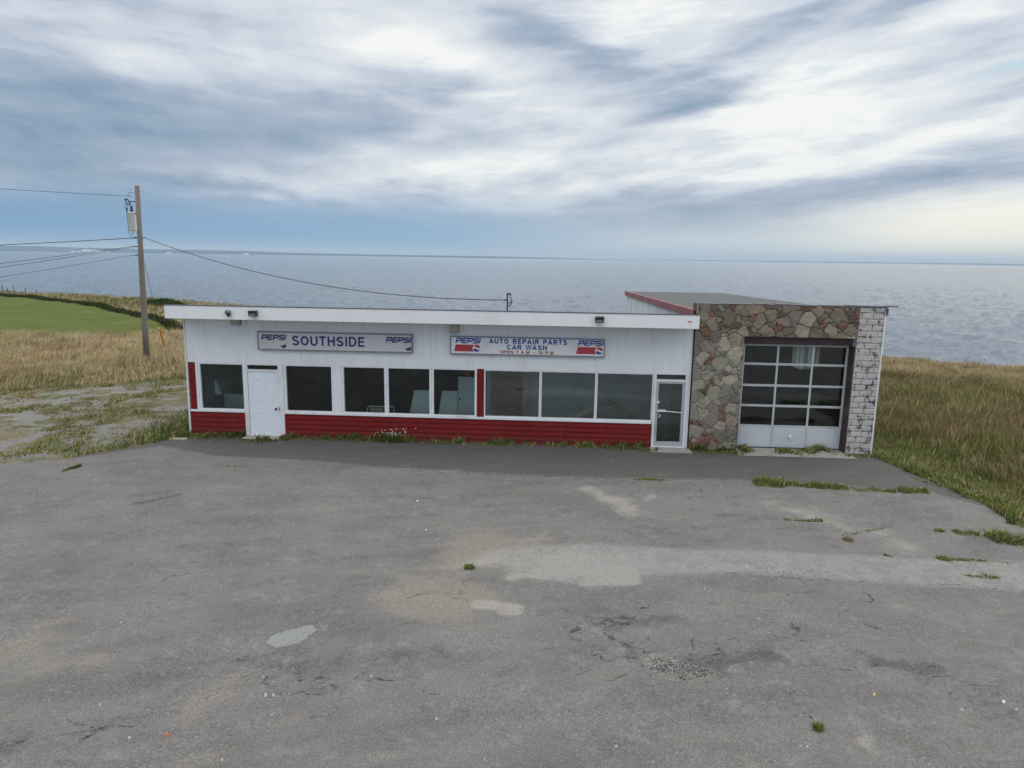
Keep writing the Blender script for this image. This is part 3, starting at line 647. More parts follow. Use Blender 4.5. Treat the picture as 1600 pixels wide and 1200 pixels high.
b = MB(); b.box(-10.78, 3.86, -.80, -.762, 3.50, 3.862); b.hexa([(-10.78, -.762, 3.50), (-10.742, -.762, 3.50), (-10.742, DEP+.3, ROOF_B-.2), (-10.78, DEP+.3, ROOF_B-.2), (-10.78, -.762, 3.84), (-10.742, -.762, 3.84), (-10.742, DEP+.3, ROOF_B+.12), (-10.78, DEP+.3, ROOF_B+.12)]); b.build('fascia', M['white_fascia'], shop, bevel=.005)
MB().box(-10.79, 3.87, -.812, -.74, 3.864, 3.885).build('drip_edge', M['drip'], shop)
MB().box(-8.95, -7.85, -.42, -.03, -.02, .028).build('door_step', M['concrete'], shop, bevel=.012)
MB().box(2.80, 3.95, -.50, -.032, -.02, .022).build('door_step', M['concrete'], shop, bevel=.012)

# ------------------------------------------------------------------ garage
GX0, GX1, GT = 3.90, 8.97, 4.12
gar = empty('garage_building', (6.4, 0, 0), 'taller garage with stone veneer front, peeling white block pillar and glazed overhead door', 'garage')
OX0, OX1, OZ1 = 5.24, 8.28, 3.26
def veneer(x0, x1, z0, z1, cut, seeds_n, name, cell_col, mortar, depth, dens):
    """stones as a relief: nearest and second nearest seed give the joints"""
    step = .022; xs = np.arange(x0, x1+1e-6, (x1-x0)/round((x1-x0)/step)); zs = np.arange(z0, z1+1e-6, (z1-z0)/round((z1-z0)/step))
    X, Z = np.meshgrid(xs, zs)
    r2 = np.random.default_rng(5); sd_ = []
    for _ in range(9000):            # dart throwing with a size that varies
        p = (r2.uniform(x0-.2, x1+.2), r2.uniform(z0-.2, z1+.2)); rad = (.185 if r2.random() < .78 else .07)*r2.uniform(.8, 1.25)
        if all((p[0]-q[0])**2+((p[1]-q[1])*1.08)**2 > ((rad+q[2])*.80)**2 for q in sd_): sd_.append((p[0], p[1], rad))
    sd_ = np.array(sd_)
    wx_ = X+(fbm(X*4, Z*4, 81, 4)-.5)*.24; wz_ = Z+(fbm(X*4, Z*4, 91, 4)-.5)*.24
    d1 = np.full(X.shape, 9.); d2 = np.full(X.shape, 9.); i1 = np.zeros(X.shape, int)
    for i, (a_, b_, c_) in enumerate(sd_):
        dd = np.hypot(wx_-a_, (wz_-b_)*1.08)-c_
        n1_ = dd < d1; d2 = np.where(n1_, d1, np.minimum(d2, dd)); i1 = np.where(n1_, i, i1); d1 = np.where(n1_, dd, d1)
    jt = d2-d1
    return X, Z, jt, i1, sd_
X, Z, jt, ci, sds = veneer(GX0, OX1, .0, GT, None, 0, '', None, None, 0, 0)
r3 = np.random.default_rng(3)
pal = np.array([(.22, .205, .155), (.255, .24, .19), (.215, .19, .145), (.31, .28, .22), (.23, .205, .17), (.26, .20, .155), (.165, .155, .125), (.27, .25, .21)])
red = np.array([(.20, .072, .048), (.16, .056, .04), (.24, .115, .07)]); drk = np.array([(.085, .05, .035), (.10, .075, .055)])
cc = np.zeros((len(sds), 3))
for i, (a_, b_, rad) in enumerate(sds):
    small = rad < .10; u_ = r3.random()
    if small: cc[i] = red[r3.integers(3)] if u_ < .24 else (drk[r3.integers(2)] if u_ < .44 else pal[r3.integers(8)])
    else: cc[i] = red[r3.integers(3)]*1.15 if u_ < .05 else pal[r3.integers(8)]
    if b_ > 3.2: cc[i] = cc[i]*.78+np.array((.016, .006, -.004))    # the upper band is built of browner stone
    cc[i] *= r3.uniform(.60, 1.38)
    if b_ > 3.15 and r3.random() < .18: cc[i] = np.array((.19, .145, .11))*r3.uniform(.8, 1.15)
jw = np.where(Z > 3.15, .018, .008)*(0.6+.9*fbm(X*2, Z*2, 15, 3))
joint = sstep(jw*1.6, jw*.5, jt)
tone = (fbm(X*14, Z*14, 33, 4)-.5)*.35+1
col = cc[ci]*tone[..., None]
mort_hi = np.array((.075, .055, .045)); mort_lo = np.array((.205, .19, .15))
k_ = sstep(2.9, 3.3, Z)+sstep(1.0, .5, Z)*.8; k_ = np.clip(k_+(fbm(X*1.5, Z*1.5, 55, 3)-.5)*.9, 0, 1)[..., None]
mort = mort_lo*(1-k_)+mort_hi*k_
col = col*(1-joint[..., None])+mort*joint[..., None]
Yv = -.030-.046*sstep(0, .022, jt)-.034*(fbm(X*7, Z*7, 44, 3))-np.array([r3.uniform(0, .016) for _ in sds])[ci]
idx = np.arange(X.size).reshape(X.shape)
Qv = np.stack([idx[:-1, :-1], idx[:-1, 1:], idx[1:, 1:], idx[1:, :-1]], -1).reshape(-1, 4)
xc = X.ravel()[Qv].mean(1); zc = Z.ravel()[Qv].mean(1)
Qv = Qv[~((xc > OX0) & (zc < OZ1))]
def stonefn(nt, p):
    v = geopos(nt); c = attr(nt, 'Col', True); n_ = noise(nt, v, 40, 5, .65); big = noise(nt, v, 1.7, 5, .6)
    c = mixc(nt, ss(n_, .35, .75)*.35, c, (.32, .30, .25)); c = mixc(nt, ss(big, .5, .75)*.35, c, (.10, .09, .065))
    setc(nt, p, c); p.inputs['Roughness'].default_value = .85; bump(nt, p, n_, .5, .02)
sv = np_mesh('stone_front', np.stack([X-WL[gar][0], Yv, Z], -1).reshape(-1, 3), Qv, mat('stone', stonefn), smooth=True, cols=col.reshape(-1, 3), parent=gar)
# solid core behind the stone, edges at the opening
b = MB(); b.box(GX0, OX0+.012, -.031, .40, -.02, OZ1-.002); b.box(GX0, OX1, -.032, .40, OZ1, GT-.01); b.build('front_wall', M['header'], gar)
# block pillar
def blockfn(nt, p):
    v = geopos(nt); x, y, z = xyz(nt, v)
    n_ = noise(nt, v, 4.2, 9, .74); n2_ = noise(nt, v, 30, 5, .7); low = ss(z, 3.2, 0)*.045
    jv = attr(nt, 'joint')
    peel = ss(n_+(n2_-.5)*.22+low+jv*.045+ss(x, 8.5, 8.95)*.03, .565, .61)
    paint = mixc(nt, n2_, (.36, .345, .335), (.60, .585, .575)); under = mixc(nt, n2_, (.045, .038, .034), (.16, .13, .11))
    c = mixc(nt, peel, paint, under); c = mixc(nt, jv*(ss(n2_, .35, .6)*.45+.35), c, (.07, .06, .055))
    setc(nt, p, c); p.inputs['Roughness'].default_value = .8; bump(nt, p, peel*-.5+n2_*.3, .5, .01)
xs = np.linspace(OX1, GX1-.03, 52); zs = np.linspace(-.05, GT, 300); X, Z = np.meshgrid(xs, zs)
row = np.floor(Z/.165); zz = Z/.165-row; off = np.where(row % 2 == 0, 0, .5); xx = (X-OX1)/.31+off+.3; xf = xx-np.floor(xx)
xx2 = (X-OX1)/.22+off*1.3
dj = np.minimum(np.minimum(zz, 1-zz)*.165, np.minimum(xf, 1-xf)*.31); dj = dj+(fbm(X*12, Z*12, 3, 3)-.5)*.022
jn = sstep(.015, .004, dj)
Yb = -.062+.016*jn-.010*fbm(X*6, Z*6, 9, 3)
idx = np.arange(X.size).reshape(X.shape); Qb = np.stack([idx[:-1, :-1], idx[:-1, 1:], idx[1:, 1:], idx[1:, :-1]], -1).reshape(-1, 4)
pb = np_mesh('block_pillar', np.stack([X-WL[gar][0], Yb, Z], -1).reshape(-1, 3), Qb, mat('peeling_block', blockfn), smooth=True, attrs={'joint': jn}, parent=gar)
MB().box(OX1+.001, GX1-.001, -.048, .38, -.05, GT-.004).build('pillar_core', M['side_paint'], gar)
b = MB(); b.hexa([(GX1-.028, -.072, -.06), (GX1+.012, -.072, -.06), (GX1+.012, .03, -.06), (GX1-.028, .03, -.06), (GX1-.022, -.072, GT-.12), (GX1+.02, -.072, GT-.12), (GX1+.02, .03, GT-.12), (GX1-.022, .03, GT-.12)]); b.build('corner_trim', M['white_trim'], gar)
# walls, roof
GD = 19.0
def gwall(x0, x1): return MB().hexa([(x0, .401, -.03), (x1, .401, -.03), (x1, GD, -.03), (x0, GD, -.03), (x0, .401, 3.86), (x1, .401, 3.86), (x1, GD, 3.50), (x0, GD, 3.50)])
gwall(GX0+.01, GX0+.16).build('side_wall', M['side_paint'], gar); gwall(GX1-.16, GX1-.01).build('side_wall', M['side_paint'], gar)
MB().box(GX0+.01, GX1-.01, GD+.001, GD+.16, -.03, 3.50).build('back_wall', M['side_paint'], gar)
b = MB(); b.hexa([(GX0-.06, .02, 3.87), (GX1+.06, .02, 3.87), (GX1+.06, GD+.3, 3.505), (GX0-.06, GD+.3, 3.505), (GX0-.06, .02, 3.93), (GX1+.06, .02, 3.93), (GX1+.06, GD+.3, 3.575), (GX0-.06, GD+.3, 3.575)]); b.build('roof', M['roof_felt'], gar)
b = MB(); b.hexa([(GX0-.09, -.02, 3.74), (GX0-.061, -.02, 3.74), (GX0-.061, GD+.3, 3.37), (GX0-.09, GD+.3, 3.37), (GX0-.09, -.02, 3.955), (GX0-.061, -.02, 3.955), (GX0-.061, GD+.3, 3.60), (GX0-.09, GD+.3, 3.60)])
b.hexa([(GX0-.061, -.019, 3.933), (GX0+.06, -.019, 3.933), (GX0+.06, GD+.3, 3.578), (GX0-.061, GD+.3, 3.578), (GX0-.061, -.019, 3.954), (GX0+.06, -.019, 3.954), (GX0+.06, GD+.3, 3.599), (GX0-.061, GD+.3, 3.599)]); b.build('side_fascia', M['red_fascia'], gar)
for k in range(1, 8):
    y_ = .4+k*2.3; MB().box(GX0-.006, GX0+.009, y_-.02, y_+.02, 2.2, 3.80-k*.043).build('wall_batten', M['rail_grey'], gar)
b = MB()                            # ragged tar line on top of the parapet
xq = GX0
while xq < GX1-.05:
    wq = random.uniform(.18, .5); x2 = min(xq+wq, GX1+.02); zq = GT+random.uniform(.0, .022); b.box(xq, x2-.001, -.085, .30, GT-.012, zq+.018); xq = x2
b.build('parapet_cap', M['drip'], gar)
MB().box(GX1+.0, GX1+.05, -.10, -.02, GT-.22, GT-.02).build('downpipe', M['drip'], gar)
MB().tube([(GX1-.05, -.06, GT+.035), (GX1+.32, -.05, GT+.03)], [.03, .022], 8).build('gutter_end', M['sign_frame'], gar)
MB().box(GX0+.0, GX0+.16, -.095, -.061, 3.66, GT-.02).build('red_stone', M['jamb'], gar)
# opening: header, jambs
MB().box(OX0+.013, OX1, .20, .40, 3.02, OZ1-.003).build('door_header', M['header'], gar)
MB().box(8.235, OX1-.001, -.02, .40, 0, 3.02).build('door_jamb', M['jamb'], gar); MB().box(OX0+.013, 5.335, .22, .40, 0, 3.02).build('door_jamb', M['jamb'], gar)
# overhead door: 5 sections
cols_ = [5.335, 6.315, 7.28, 8.235]; rows_ = [.045, .66, 1.255, 1.84, 2.45, 3.015]
od = MB(); y0 = .30
for z_ in rows_[1:-1]: od.box(5.335, 8.235, y0, y0+.045, z_-.032, z_-.002); od.box(5.335, 8.235, y0, y0+.045, z_+.002, z_+.03)
od.box(5.335, 8.235, y0, y0+.045, 2.965, 3.015)
for r_i in range(1, 5):
    for c_i, xq in enumerate(cols_):
        w_ = .03 if c_i in (0, 3) else .026
        a_ = xq if c_i == 0 else (xq-w_*2 if c_i == 3 else xq-w_)
        z0_, z1_ = rows_[r_i]+.03, rows_[r_i+1]-(.032 if r_i < 4 else .05)
        od.box(a_, a_+2*w_, y0+.004, y0+.04, z0_, z1_)
oo = od.build('overhead_door', M['rail_grey'], gar)
for r_i in range(1, 5):
    for c_i in range(3):
        z0_, z1_ = rows_[r_i]+.025, rows_[r_i+1]-(.028 if r_i < 4 else .045); a_ = cols_[c_i]+.02; c_ = cols_[c_i+1]-.02
        tl = R(random.uniform(-.5, .5))*.5
        MB().poly([(a_, y0+.022, z0_), (c_, y0+.022, z0_), (c_, y0+.022+tl*(z1_-z0_), z1_), (a_, y0+.022+tl*(z1_-z0_), z1_)]).build('pane', M['glass_garage'], oo)
for c_i in range(3):
    b = MB(); a_, c_ = cols_[c_i]+.004, cols_[c_i+1]-.008; b.box(a_, c_, y0+.002, y0+.04, .045, .627); b.box(a_+.05, c_-.05, y0-.006, y0+.001, .10, .58); b.build('panel', M['panel_grey'], oo, bevel=.004)
MB().box(5.335, 8.235, y0+.01, y0+.03, .0, .044).build('weather_seal', M['steel_dark'], oo)
MB().tube([(6.82, y0-.07, .375), (6.82, y0-.04, .375), (6.82, y0-.007, .375)], [.045, .05, .03], 10).build('handle', M['plastic_white'], oo)
MB().box(5.2, 8.4, -.55, .6, -.02, .012).build('apron', M['concrete'], gar, bevel=.01)
# inside
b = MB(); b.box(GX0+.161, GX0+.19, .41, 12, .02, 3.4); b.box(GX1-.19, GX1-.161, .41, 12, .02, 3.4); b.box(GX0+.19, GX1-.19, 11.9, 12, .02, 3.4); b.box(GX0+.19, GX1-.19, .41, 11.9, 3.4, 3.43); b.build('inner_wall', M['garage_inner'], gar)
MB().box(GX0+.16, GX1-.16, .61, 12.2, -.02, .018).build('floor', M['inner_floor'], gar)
# ------------------------------------------------------------------ signs
def strip(pts, w_):                 # mitred ribbon along a polyline, no overlaps
    pts = [np.array(p, float) for p in pts]; n = len(pts); L_, R_ = [], []
    for k in range(n):
        d0 = pts[k]-pts[k-1] if k else pts[1]-pts[0]; d1 = pts[k+1]-pts[k] if k < n-1 else pts[-1]-pts[-2]
        d0 = d0/np.linalg.norm(d0); d1 = d1/np.linalg.norm(d1); m = np.array((-(d0[1]+d1[1]), d0[0]+d1[0])); m /= np.linalg.norm(m)
        q = w_/2/max(.5, m@np.array((-d0[1], d0[0]))); L_.append(pts[k]+m*q); R_.append(pts[k]-m*q)
    return L_, R_
GLY = {'P': [[(.09, -.0), (.09, .91), (.80, .91), (.91, .82), (.91, .50), (.80, .41), (.19, .41)]],
       'E': [[(1, .91), (.20, .91), (.09, .80), (.09, .20), (.20, .09), (1, .09)], [(.185, .5), (.95, .5)]],
       'S': [[(.98, .91), (.20, .91), (.09, .82), (.09, .60), (.20, .50), (.80, .50), (.91, .40), (.91, .18), (.80, .09), (.0, .09)]],
       'I': [[(.09, 0), (.09, 1)]]}
def wide_word(word, x, z, wd, h, y, material, parent, name, shear=.28, sw=.27):
    b = MB(); adv = {'I': .20}; tot = sum(adv.get(c, 1.0) for c in word)+.16*(len(word)-1); sx = (wd-shear*h)/tot; cx = 0
    for c in word:
        for pl in GLY[c]:
            L_, R_ = strip([(p[0]*sx, p[1]*h) for p in pl], sw*h)
            for k in range(len(L_)-1):
                q = [L_[k], R_[k], R_[k+1], L_[k+1]]
                f_ = lambda p: (x+cx*sx+p[0]+shear*p[1], y, z+p[1])
                b.poly([f_(p) for p in q])
        cx += adv.get(c, 1.0)+.16
    return b.build(name, material, parent)
def arc(cx, cy, rx, ry, a0, a1, n=9): return [(cx+rx*math.cos(R(a0+(a1-a0)*k/n)), cy+ry*math.sin(R(a0+(a1-a0)*k/n))) for k in range(n+1)]
# plain grotesque capitals as strokes in a box of width w and height 1 (centre lines are inset by half a stroke)
SG = {'S': (.70, [arc(.35, .70, .26, .22, 25, 190, 9)+arc(.35, .285, .27, .205, 95, -160, 11)[0:]]), 'O': (.80, [arc(.40, .5, .31, .41, 90, 450, 26)]), 'U': (.74, [[(.09, 1), (.09, .36)]+arc(.37, .36, .28, .28, 180, 360, 10)[1:]+[(.65, 1)]]),
      'T': (.66, [[(0, .92), (.66, .92)], [(.33, .92), (.33, 0)]]), 'H': (.74, [[(.09, 0), (.09, 1)], [(.65, 0), (.65, 1)], [(.09, .52), (.65, .52)]]), 'I': (.20, [[(.10, 0), (.10, 1)]]), 'D': (.76, [[(.09, .08), (.36, .08)]+arc(.36, .5, .31, .42, -90, 90, 12)[1:]+[(.09, .92)], [(.09, 0), (.09, 1)]]),
      'E': (.64, [[(.09, 0), (.09, 1)], [(.09, .92), (.63, .92)], [(.09, .52), (.58, .52)], [(.09, .08), (.64, .08)]]), 'A': (.78, [[(.05, 0), (.39, .99), (.73, 0)], [(.16, .30), (.62, .30)]]), 'R': (.72, [[(.09, 0), (.09, 1)], [(.09, .92), (.42, .92)]+arc(.42, .715, .205, .205, 90, -90, 8)[1:]+[(.09, .51)], [(.40, .51), (.65, 0)]]),
      'P': (.68, [[(.09, 0), (.09, 1)], [(.09, .92), (.40, .92)]+arc(.40, .70, .215, .22, 90, -90, 8)[1:]+[(.09, .48)]]), 'C': (.76, [arc(.41, .5, .31, .41, 42, 318, 18)]), 'W': (1.0, [[(.05, 1), (.27, .03), (.50, .95), (.73, .03), (.95, 1)]]), 'N': (.76, [[(.09, 0), (.09, 1)], [(.67, 0), (.67, 1)], [(.11, .95), (.65, .05)]]),
      'M': (.86, [[(.09, 0), (.09, 1)], [(.77, 0), (.77, 1)], [(.11, .95), (.43, .12), (.75, .95)]]), '7': (.58, [[(.02, .92), (.52, .92), (.22, 0)]]), '1': (.40, [[(.04, .78), (.24, .96), (.24, 0)]]), '0': (.62, [arc(.31, .5, .23, .41, 90, 450, 22)]), '.': (.22, [[(.11, 0), (.11, .16)]]), '-': (.46, [[(.06, .42), (.40, .42)]]), ' ': (.36, [])}
def signwrite(s, x, z, wd, h, y, material, parent, name, sw=.16, gap=.17):
    tot = sum(SG[c][0]+gap for c in s)-gap; k_ = wd/tot; b = MB(); cx = 0; q_ = 0
    for c in s:
        for pl in SG[c][1]:
            L_, R_ = strip([((cx+a_)*k_, b_*h) for a_, b_ in pl], sw*h); q_ = (q_+1) % 5; yy = y-.0006*q_
            for k in range(len(L_)-1): b.poly([(x+p_[0], yy, z+p_[1]) for p_ in (L_[k], R_[k], R_[k+1], L_[k+1])])
        cx += SG[c][0]+gap
    return b.build(name, material, parent)
def sign(loc, W, Hh, mat_, label):
    s = empty('shop_sign', loc, label, 'sign', None); x, y, z = loc; f_ = .03
    MB().box(x+f_, x+W-f_, y-.10, y-.015, z+f_, z+Hh-f_).build('panel', mat_, s)
    b = MB(); b.box(x, x+W, y-.115, y-.014, z, z+f_); b.box(x, x+W, y-.115, y-.014, z+Hh-f_, z+Hh); b.box(x, x+f_, y-.114, y-.015, z+f_, z+Hh-f_); b.box(x+W-f_, x+W, y-.114, y-.015, z+f_, z+Hh-f_); b.build('frame', M['sign_frame'], s)
    return s
def cap(cx, cz, r_, y, lower, mat_, parent, name, lvl=0.0, wav=.18):     # the bowl shaped half of the roundel with a wavy edge
    pts = []; n = 14
    a0 = math.asin(max(-1, min(1, lvl/r_)))
    if lower: angs = np.linspace(math.pi-a0, 2*math.pi+a0, n)
    else: angs = np.linspace(a0, math.pi-a0, n)
    pts = [(cx+r_*math.cos(q), cz+r_*math.sin(q)) for q in angs]
    xa, xb = pts[-1][0], pts[0][0]
    for k in range(1, 9):
        t = k/9; pts.append((xa+(xb-xa)*t, cz+lvl+wav*r_*math.sin(t*2*math.pi)*(-1 if lower else 1)*( 1 if lower else 1)))
    b = MB(); b.prism([(p[0], y, p[1]) for p in pts], (0, .004, 0)); return b.build(name, mat_, parent)
s1 = sign((-8.475, 0, 2.585), 4.49, .535, M['sign_grey'], 'faded grey sign with one large navy word above the left windows')
yF = -.1035
signwrite('SOUTHSIDE', -7.46, 2.735, 2.10, .275, yF-.003, M['navy'], s1, 'lettering', sw=.195)
for x_ in (-8.36, -4.745):
    wide_word('PEPSI', x_, 2.88, .735, .15, yF-.003, M['navy'], s1, 'lettering')
    cap(x_+.64, 2.74, .09, yF-.006, True, M['navy'], s1, 'emblem', lvl=-.005, wav=-.2)
for k, (x_, w_) in enumerate(((-5.40, .10), (-5.22, .16), (-5.02, .12))): MB().box(x_, x_+w_, yF, -.0985, 2.76+.01*k, 2.97-.02*k).build('ghost_letter', M['ghost'], s1)
s2 = sign((-2.905, 0, 2.585), 4.34, .515, M['sign_white'], 'white sign with three lines of blue and red lettering above the right windows')
signwrite('AUTO REPAIR PARTS', -1.80, 2.915, 2.18, .135, yF-.003, M['blue'], s2, 'lettering', sw=.26, gap=.26)
signwrite('CAR WASH', -1.30, 2.755, 1.12, .130, yF-.003, M['blue'], s2, 'lettering', sw=.26, gap=.24)
signwrite('OPEN 7 A.M. - 10 P.M.', -1.47, 2.638, 1.52, .082, yF-.003, M['letter_red'], s2, 'lettering', sw=.26, gap=.26)
for x_ in (-2.80, .64):
    wide_word('PEPSI', x_+.045, 2.905, .72, .145, yF-.003, M['blue'], s2, 'lettering')
    b = MB(); b.prism([(x_, yF, 2.67), (x_+.60, yF, 2.67), (x_+.60, yF, 2.865), (x_+.05, yF, 2.865)], (0, .004, 0)); b.build('red_bar', M['sign_red'], s2)
    cx, cz, r_ = x_+.645, 2.767, .118
    b = MB(); b.prism([(cx+r_*math.cos(q), yF-.006, cz+r_*math.sin(q)) for q in np.linspace(0, 2*math.pi, 29)[:-1]], (0, .005, 0)); em = b.build('emblem', M['sign_white'], s2)
    cap(cx, cz, r_*.86, yF-.011, False, M['sign_red'], em, 'emblem_top', lvl=.028, wav=.22); cap(cx, cz, r_*.86, yF-.011, True, M['blue'], em, 'emblem_bottom', lvl=-.028, wav=.22)

# ------------------------------------------------------------------ fittings on the fascia and wall
c = empty('security_camera', (-8.95, -.80, 3.66), 'small dark dome camera on the left end of the white fascia', 'camera')
b = MB(); b.tube([(-8.95, -.802, 3.71), (-8.95, -.86, 3.70), (-8.95, -.90, 3.69)], [.07, .09, .06], 12); b.build('housing', M['sign_frame'], c)
b = MB(); b.tube([(-8.93, -.87, 3.67), (-8.93, -.875, 3.63), (-8.93, -.88, 3.58)], [.06, .05, .02], 12); b.build('dome', M['steel_dark'], c)
def flood(x, z, label):
    c = empty('floodlight', (x, -.80, z), label, 'floodlight', None)
    MB().box(x-.05, x+.07, -.85, -.802, z-.14, z-.06).build('base', M['plastic_white'], c)
    MB().hexa([(x-.12, -.93, z-.07), (x+.11, -.93, z-.07), (x+.11, -.84, z-.05), (x-.12, -.84, z-.05), (x-.12, -.97, z+.08), (x+.11, -.97, z+.08), (x+.11, -.85, z+.09), (x-.12, -.85, z+.09)]).build('lamp_head', M['steel_dark'], c)
    MB().box(x-.09, x+.08, -.962, -.945, z-.05, z+.0).build('lens', M['sign_frame'], c)
flood(-8.22, 3.68, 'dark floodlight on the fascia above the left sign')
flood(1.22, 3.70, 'dark floodlight on the fascia above the right end of the white sign')
o = MB().box(3.55, 3.65, -.812, -.801, 3.68, 3.71).build('rusty_bracket', M['rust']); tag(o, 'small rusty bracket on the right end of the white fascia', 'bracket')
def eavebox(x, wd, hh, label):
    c = empty('eave_lamp', (x, -.05, 3.5), label, 'lamp')
    MB().box(x-wd/2, x+wd/2, -.20, -.014, 3.5-hh, 3.50).build('housing', M['tan_box'], c); MB().box(x-wd*.35, x+wd*.35, -.18, -.03, 3.5-hh-.012, 3.5-hh-.001).build('lens', M['steel_dark'], c)
    MB().box(x+wd/2+.02, x+wd/2+.12, -.10, -.014, 3.5-hh*.9, 3.5-.01).build('cover_plate', M['plastic_white'], c)
eavebox(-9.07, .26, .20, 'tan box lamp under the eave at the left end'); eavebox(-2.80, .26, .30, 'tan box lamp under the eave between the two signs')

# ------------------------------------------------------------------ things seen through the glass
t = empty('loose_door', (-2.85, 1.7, 0), 'white inner door standing behind the window left of the red pier', 'door')
x0_, x1_ = Yp(716, 620, 1.7)[0], Yp(757, 620, 1.7)[0]; zt = Yp(730, 589, 1.7)[2]
l = panel_door(x0_, x1_, .02, zt, 1.7, 'leaf', t, M['inner_white'], cols=((.15, .85),), rows=((.58, .92), (.08, .46)))
MB().tube([(x0_+.06, 1.62, .95), (x0_+.06, 1.70, .95)], .028, 8).build('handle', M['steel_dark'], l)
def board(pxs, Y, name, label, cat):
    pts = [Yp(a_, b_, Y) for a_, b_ in pxs]; pts = [(p[0], p[1]+.0+.25*(p[2]/1.2), p[2]) for p in pts]
    pts[0] = (pts[0][0], pts[0][1], .03); pts[3] = (pts[3][0], pts[3][1], .03)
    o = MB().prism(pts, (0, .03, 0)).build(name, M['inner_white']); tag(o, label, cat)
board([(636, 660), (645, 612), (669, 612), (672, 660)], 1.6, 'leaning_board', 'pale tapered board leaning behind the third window left of the red pier', 'board')
board([(682, 660), (689, 613), (713, 613), (716, 660)], 1.6, 'leaning_board', 'pale tapered board leaning beside the white inner door', 'board')
r_ = empty('wire_rack', (-5.3, .6, .7), 'low pale metal rail rack behind the sill left of centre', 'rack')
xa, xb, zt, zb = Yp(574, 636, .6)[0], Yp(616, 636, .6)[0], Yp(590, 635, .6)[2], Yp(590, 644, .6)[2]-.2
MB().tube([(xa, .6, zb), (xa, .6, zt-.06), (xa+.05, .6, zt), (xb, .6, zt)], .014, 6).build('top_rail', M['inner_white'], r_)
b = MB()
for k in range(5): b.tube([(xa+.1+k*.09, .6, zb), (xa+.1+k*.09, .6, zt-.02)], .008, 6)
b.tube([(xb-.02, .6, 0.02), (xb-.02, .6, zt)], .014, 6); b.tube([(xa+.02, .62, .02), (xa+.02, .62, zb)], .014, 6); b.build('bars', M['inner_white'], r_)
MB().box(xa+.08, xa+.46, .595, .605, zb, zt-.06).build('label_plate', M['inner_tan'], r_)
o = MB().prism([Yp(333, 616, 1.2), Yp(347, 616, 1.2), Yp(337, 593, 1.2), Yp(333, 597, 1.2)], (0, .02, 0)).build('wall_board', M['inner_white']); tag(o, 'small white trapezoid board behind the leftmost window', 'board')
o = MB().box(-10.2, -9.2, 1.215, 1.245, .021, 1.0).build('low_panel', M['inner_wall_green']); tag(o, 'low grey green panel behind the leftmost window', 'panel')
# heap of dark things behind the right window and the glass door
b = MB(); r4 = np.random.default_rng(8)
def lump(cx, cy, cz, rx, ry, rz, seed, name, material, label, cat):
    nu, nv_ = 22, 12; vs = []; fs_ = []
    for i in range(nv_+1):
        for j in range(nu):
            a1_, a2_ = 2*math.pi*j/nu, math.pi*i/nv_-math.pi/2; k = 1+.5*(float(fbm(np.array(math.cos(a1_)*2+5+seed), np.array(math.sin(a1_)*2+a2_*2+9), seed, 3))-.5)
            vs.append((cx+rx*k*math.cos(a1_)*math.cos(a2_), cy+ry*k*math.sin(a1_)*math.cos(a2_), max(.022, cz+rz*k*math.sin(a2_))))
    b = MB(); b.v = vs
    for i in range(nv_):
        for j in range(nu): b.f.append((i*nu+j, i*nu+(j+1) % nu, (i+1)*nu+(j+1) % nu, (i+1)*nu+j))
    o = b.build(name, material, smooth=True); tag(o, label, cat)
lump(1.75, 1.3, .45, .75, .5, .55, 1, 'covered_heap', M['steel_dark'], 'dark heap under a cover behind the rightmost window', 'heap')
lump(3.35, 1.2, .35, .42, .4, .5, 4, 'dark_bag', M['steel_dark'], 'dark full bag on the floor behind the glass door', 'bag')
# white strip curtain hanging in the garage
cu_ = empty('strip_curtain', Yp(1255, 555, .8), 'pale ribbed strip hanging behind the top panes of the overhead door', 'curtain')
xa, xb = Yp(1238, 555, .8)[0], Yp(1281, 555, .8)[0]; zlo = Yp(1255, 572, .8)[2]; nst = 7
for k in range(nst):
    a_ = xa+(xb-xa)*k/nst; c_ = xa+(xb-xa)*(k+.93)/nst; MB().hexa([(a_, 0.8+.03*(k % 2), zlo-.10*math.sin(k/6*3.1)), (c_, 0.8+.03*(k % 2), zlo-.10*math.sin((k+1)/6*3.1)), (c_, 0.82+.03*(k % 2), zlo-.10*math.sin((k+1)/6*3.1)), (a_, 0.82+.03*(k % 2), zlo-.1*math.sin(k/6*3.1)), (a_, 0.8+.03*(k % 2), 3.2), (c_, 0.8+.03*(k % 2), 3.2), (c_, 0.82+.03*(k % 2), 3.2), (a_, 0.82+.03*(k % 2), 3.2)]).build('strip', M['inner_white' if k % 3 else 'inner_tan'], cu_)

# ------------------------------------------------------------------ utility pole, wires, mast
PB = np.array((-19.13, 12.18, 0)); PT = np.array((-18.96, 12.18, 8.25))
def onp(z): return PB+(PT-PB)*z/8.25
up = empty('utility_pole', tuple(PB), 'weathered wooden utility pole with a grey transformer left of the shop', 'utility pole')
MB().tube([PB-(0, 0, .4), onp(2), onp(5), PT], [.145, .135, .118, .10], 14).build('pole', M['wood_pole'], up, smooth=True)
tx = onp(6.65)+np.array((-.27, -.10, 0))
tr = MB().tube([tx+(0, 0, -.42), tx+(0, 0, -.40), tx+(0, 0, .36), tx+(0, 0, .38), tx+(0, 0, .44)], [.15, .175, .175, .19, .12], 16).build('transformer', M['can_grey'], up)
MB().tube([tx+(.02, 0, .44), tx+(.02, 0, .52), tx+(.02, 0, .60), tx+(.02, 0, .70)], [.05, .075, .05, .055], 10).build('bushing', M['porcelain'], tr)
MB().box(tx[0]+.12, tx[0]+.22, tx[1]-.06, tx[1]+.06, tx[2]-.42, tx[2]+.30).build('mounting_plate', M['plastic_white'], up)
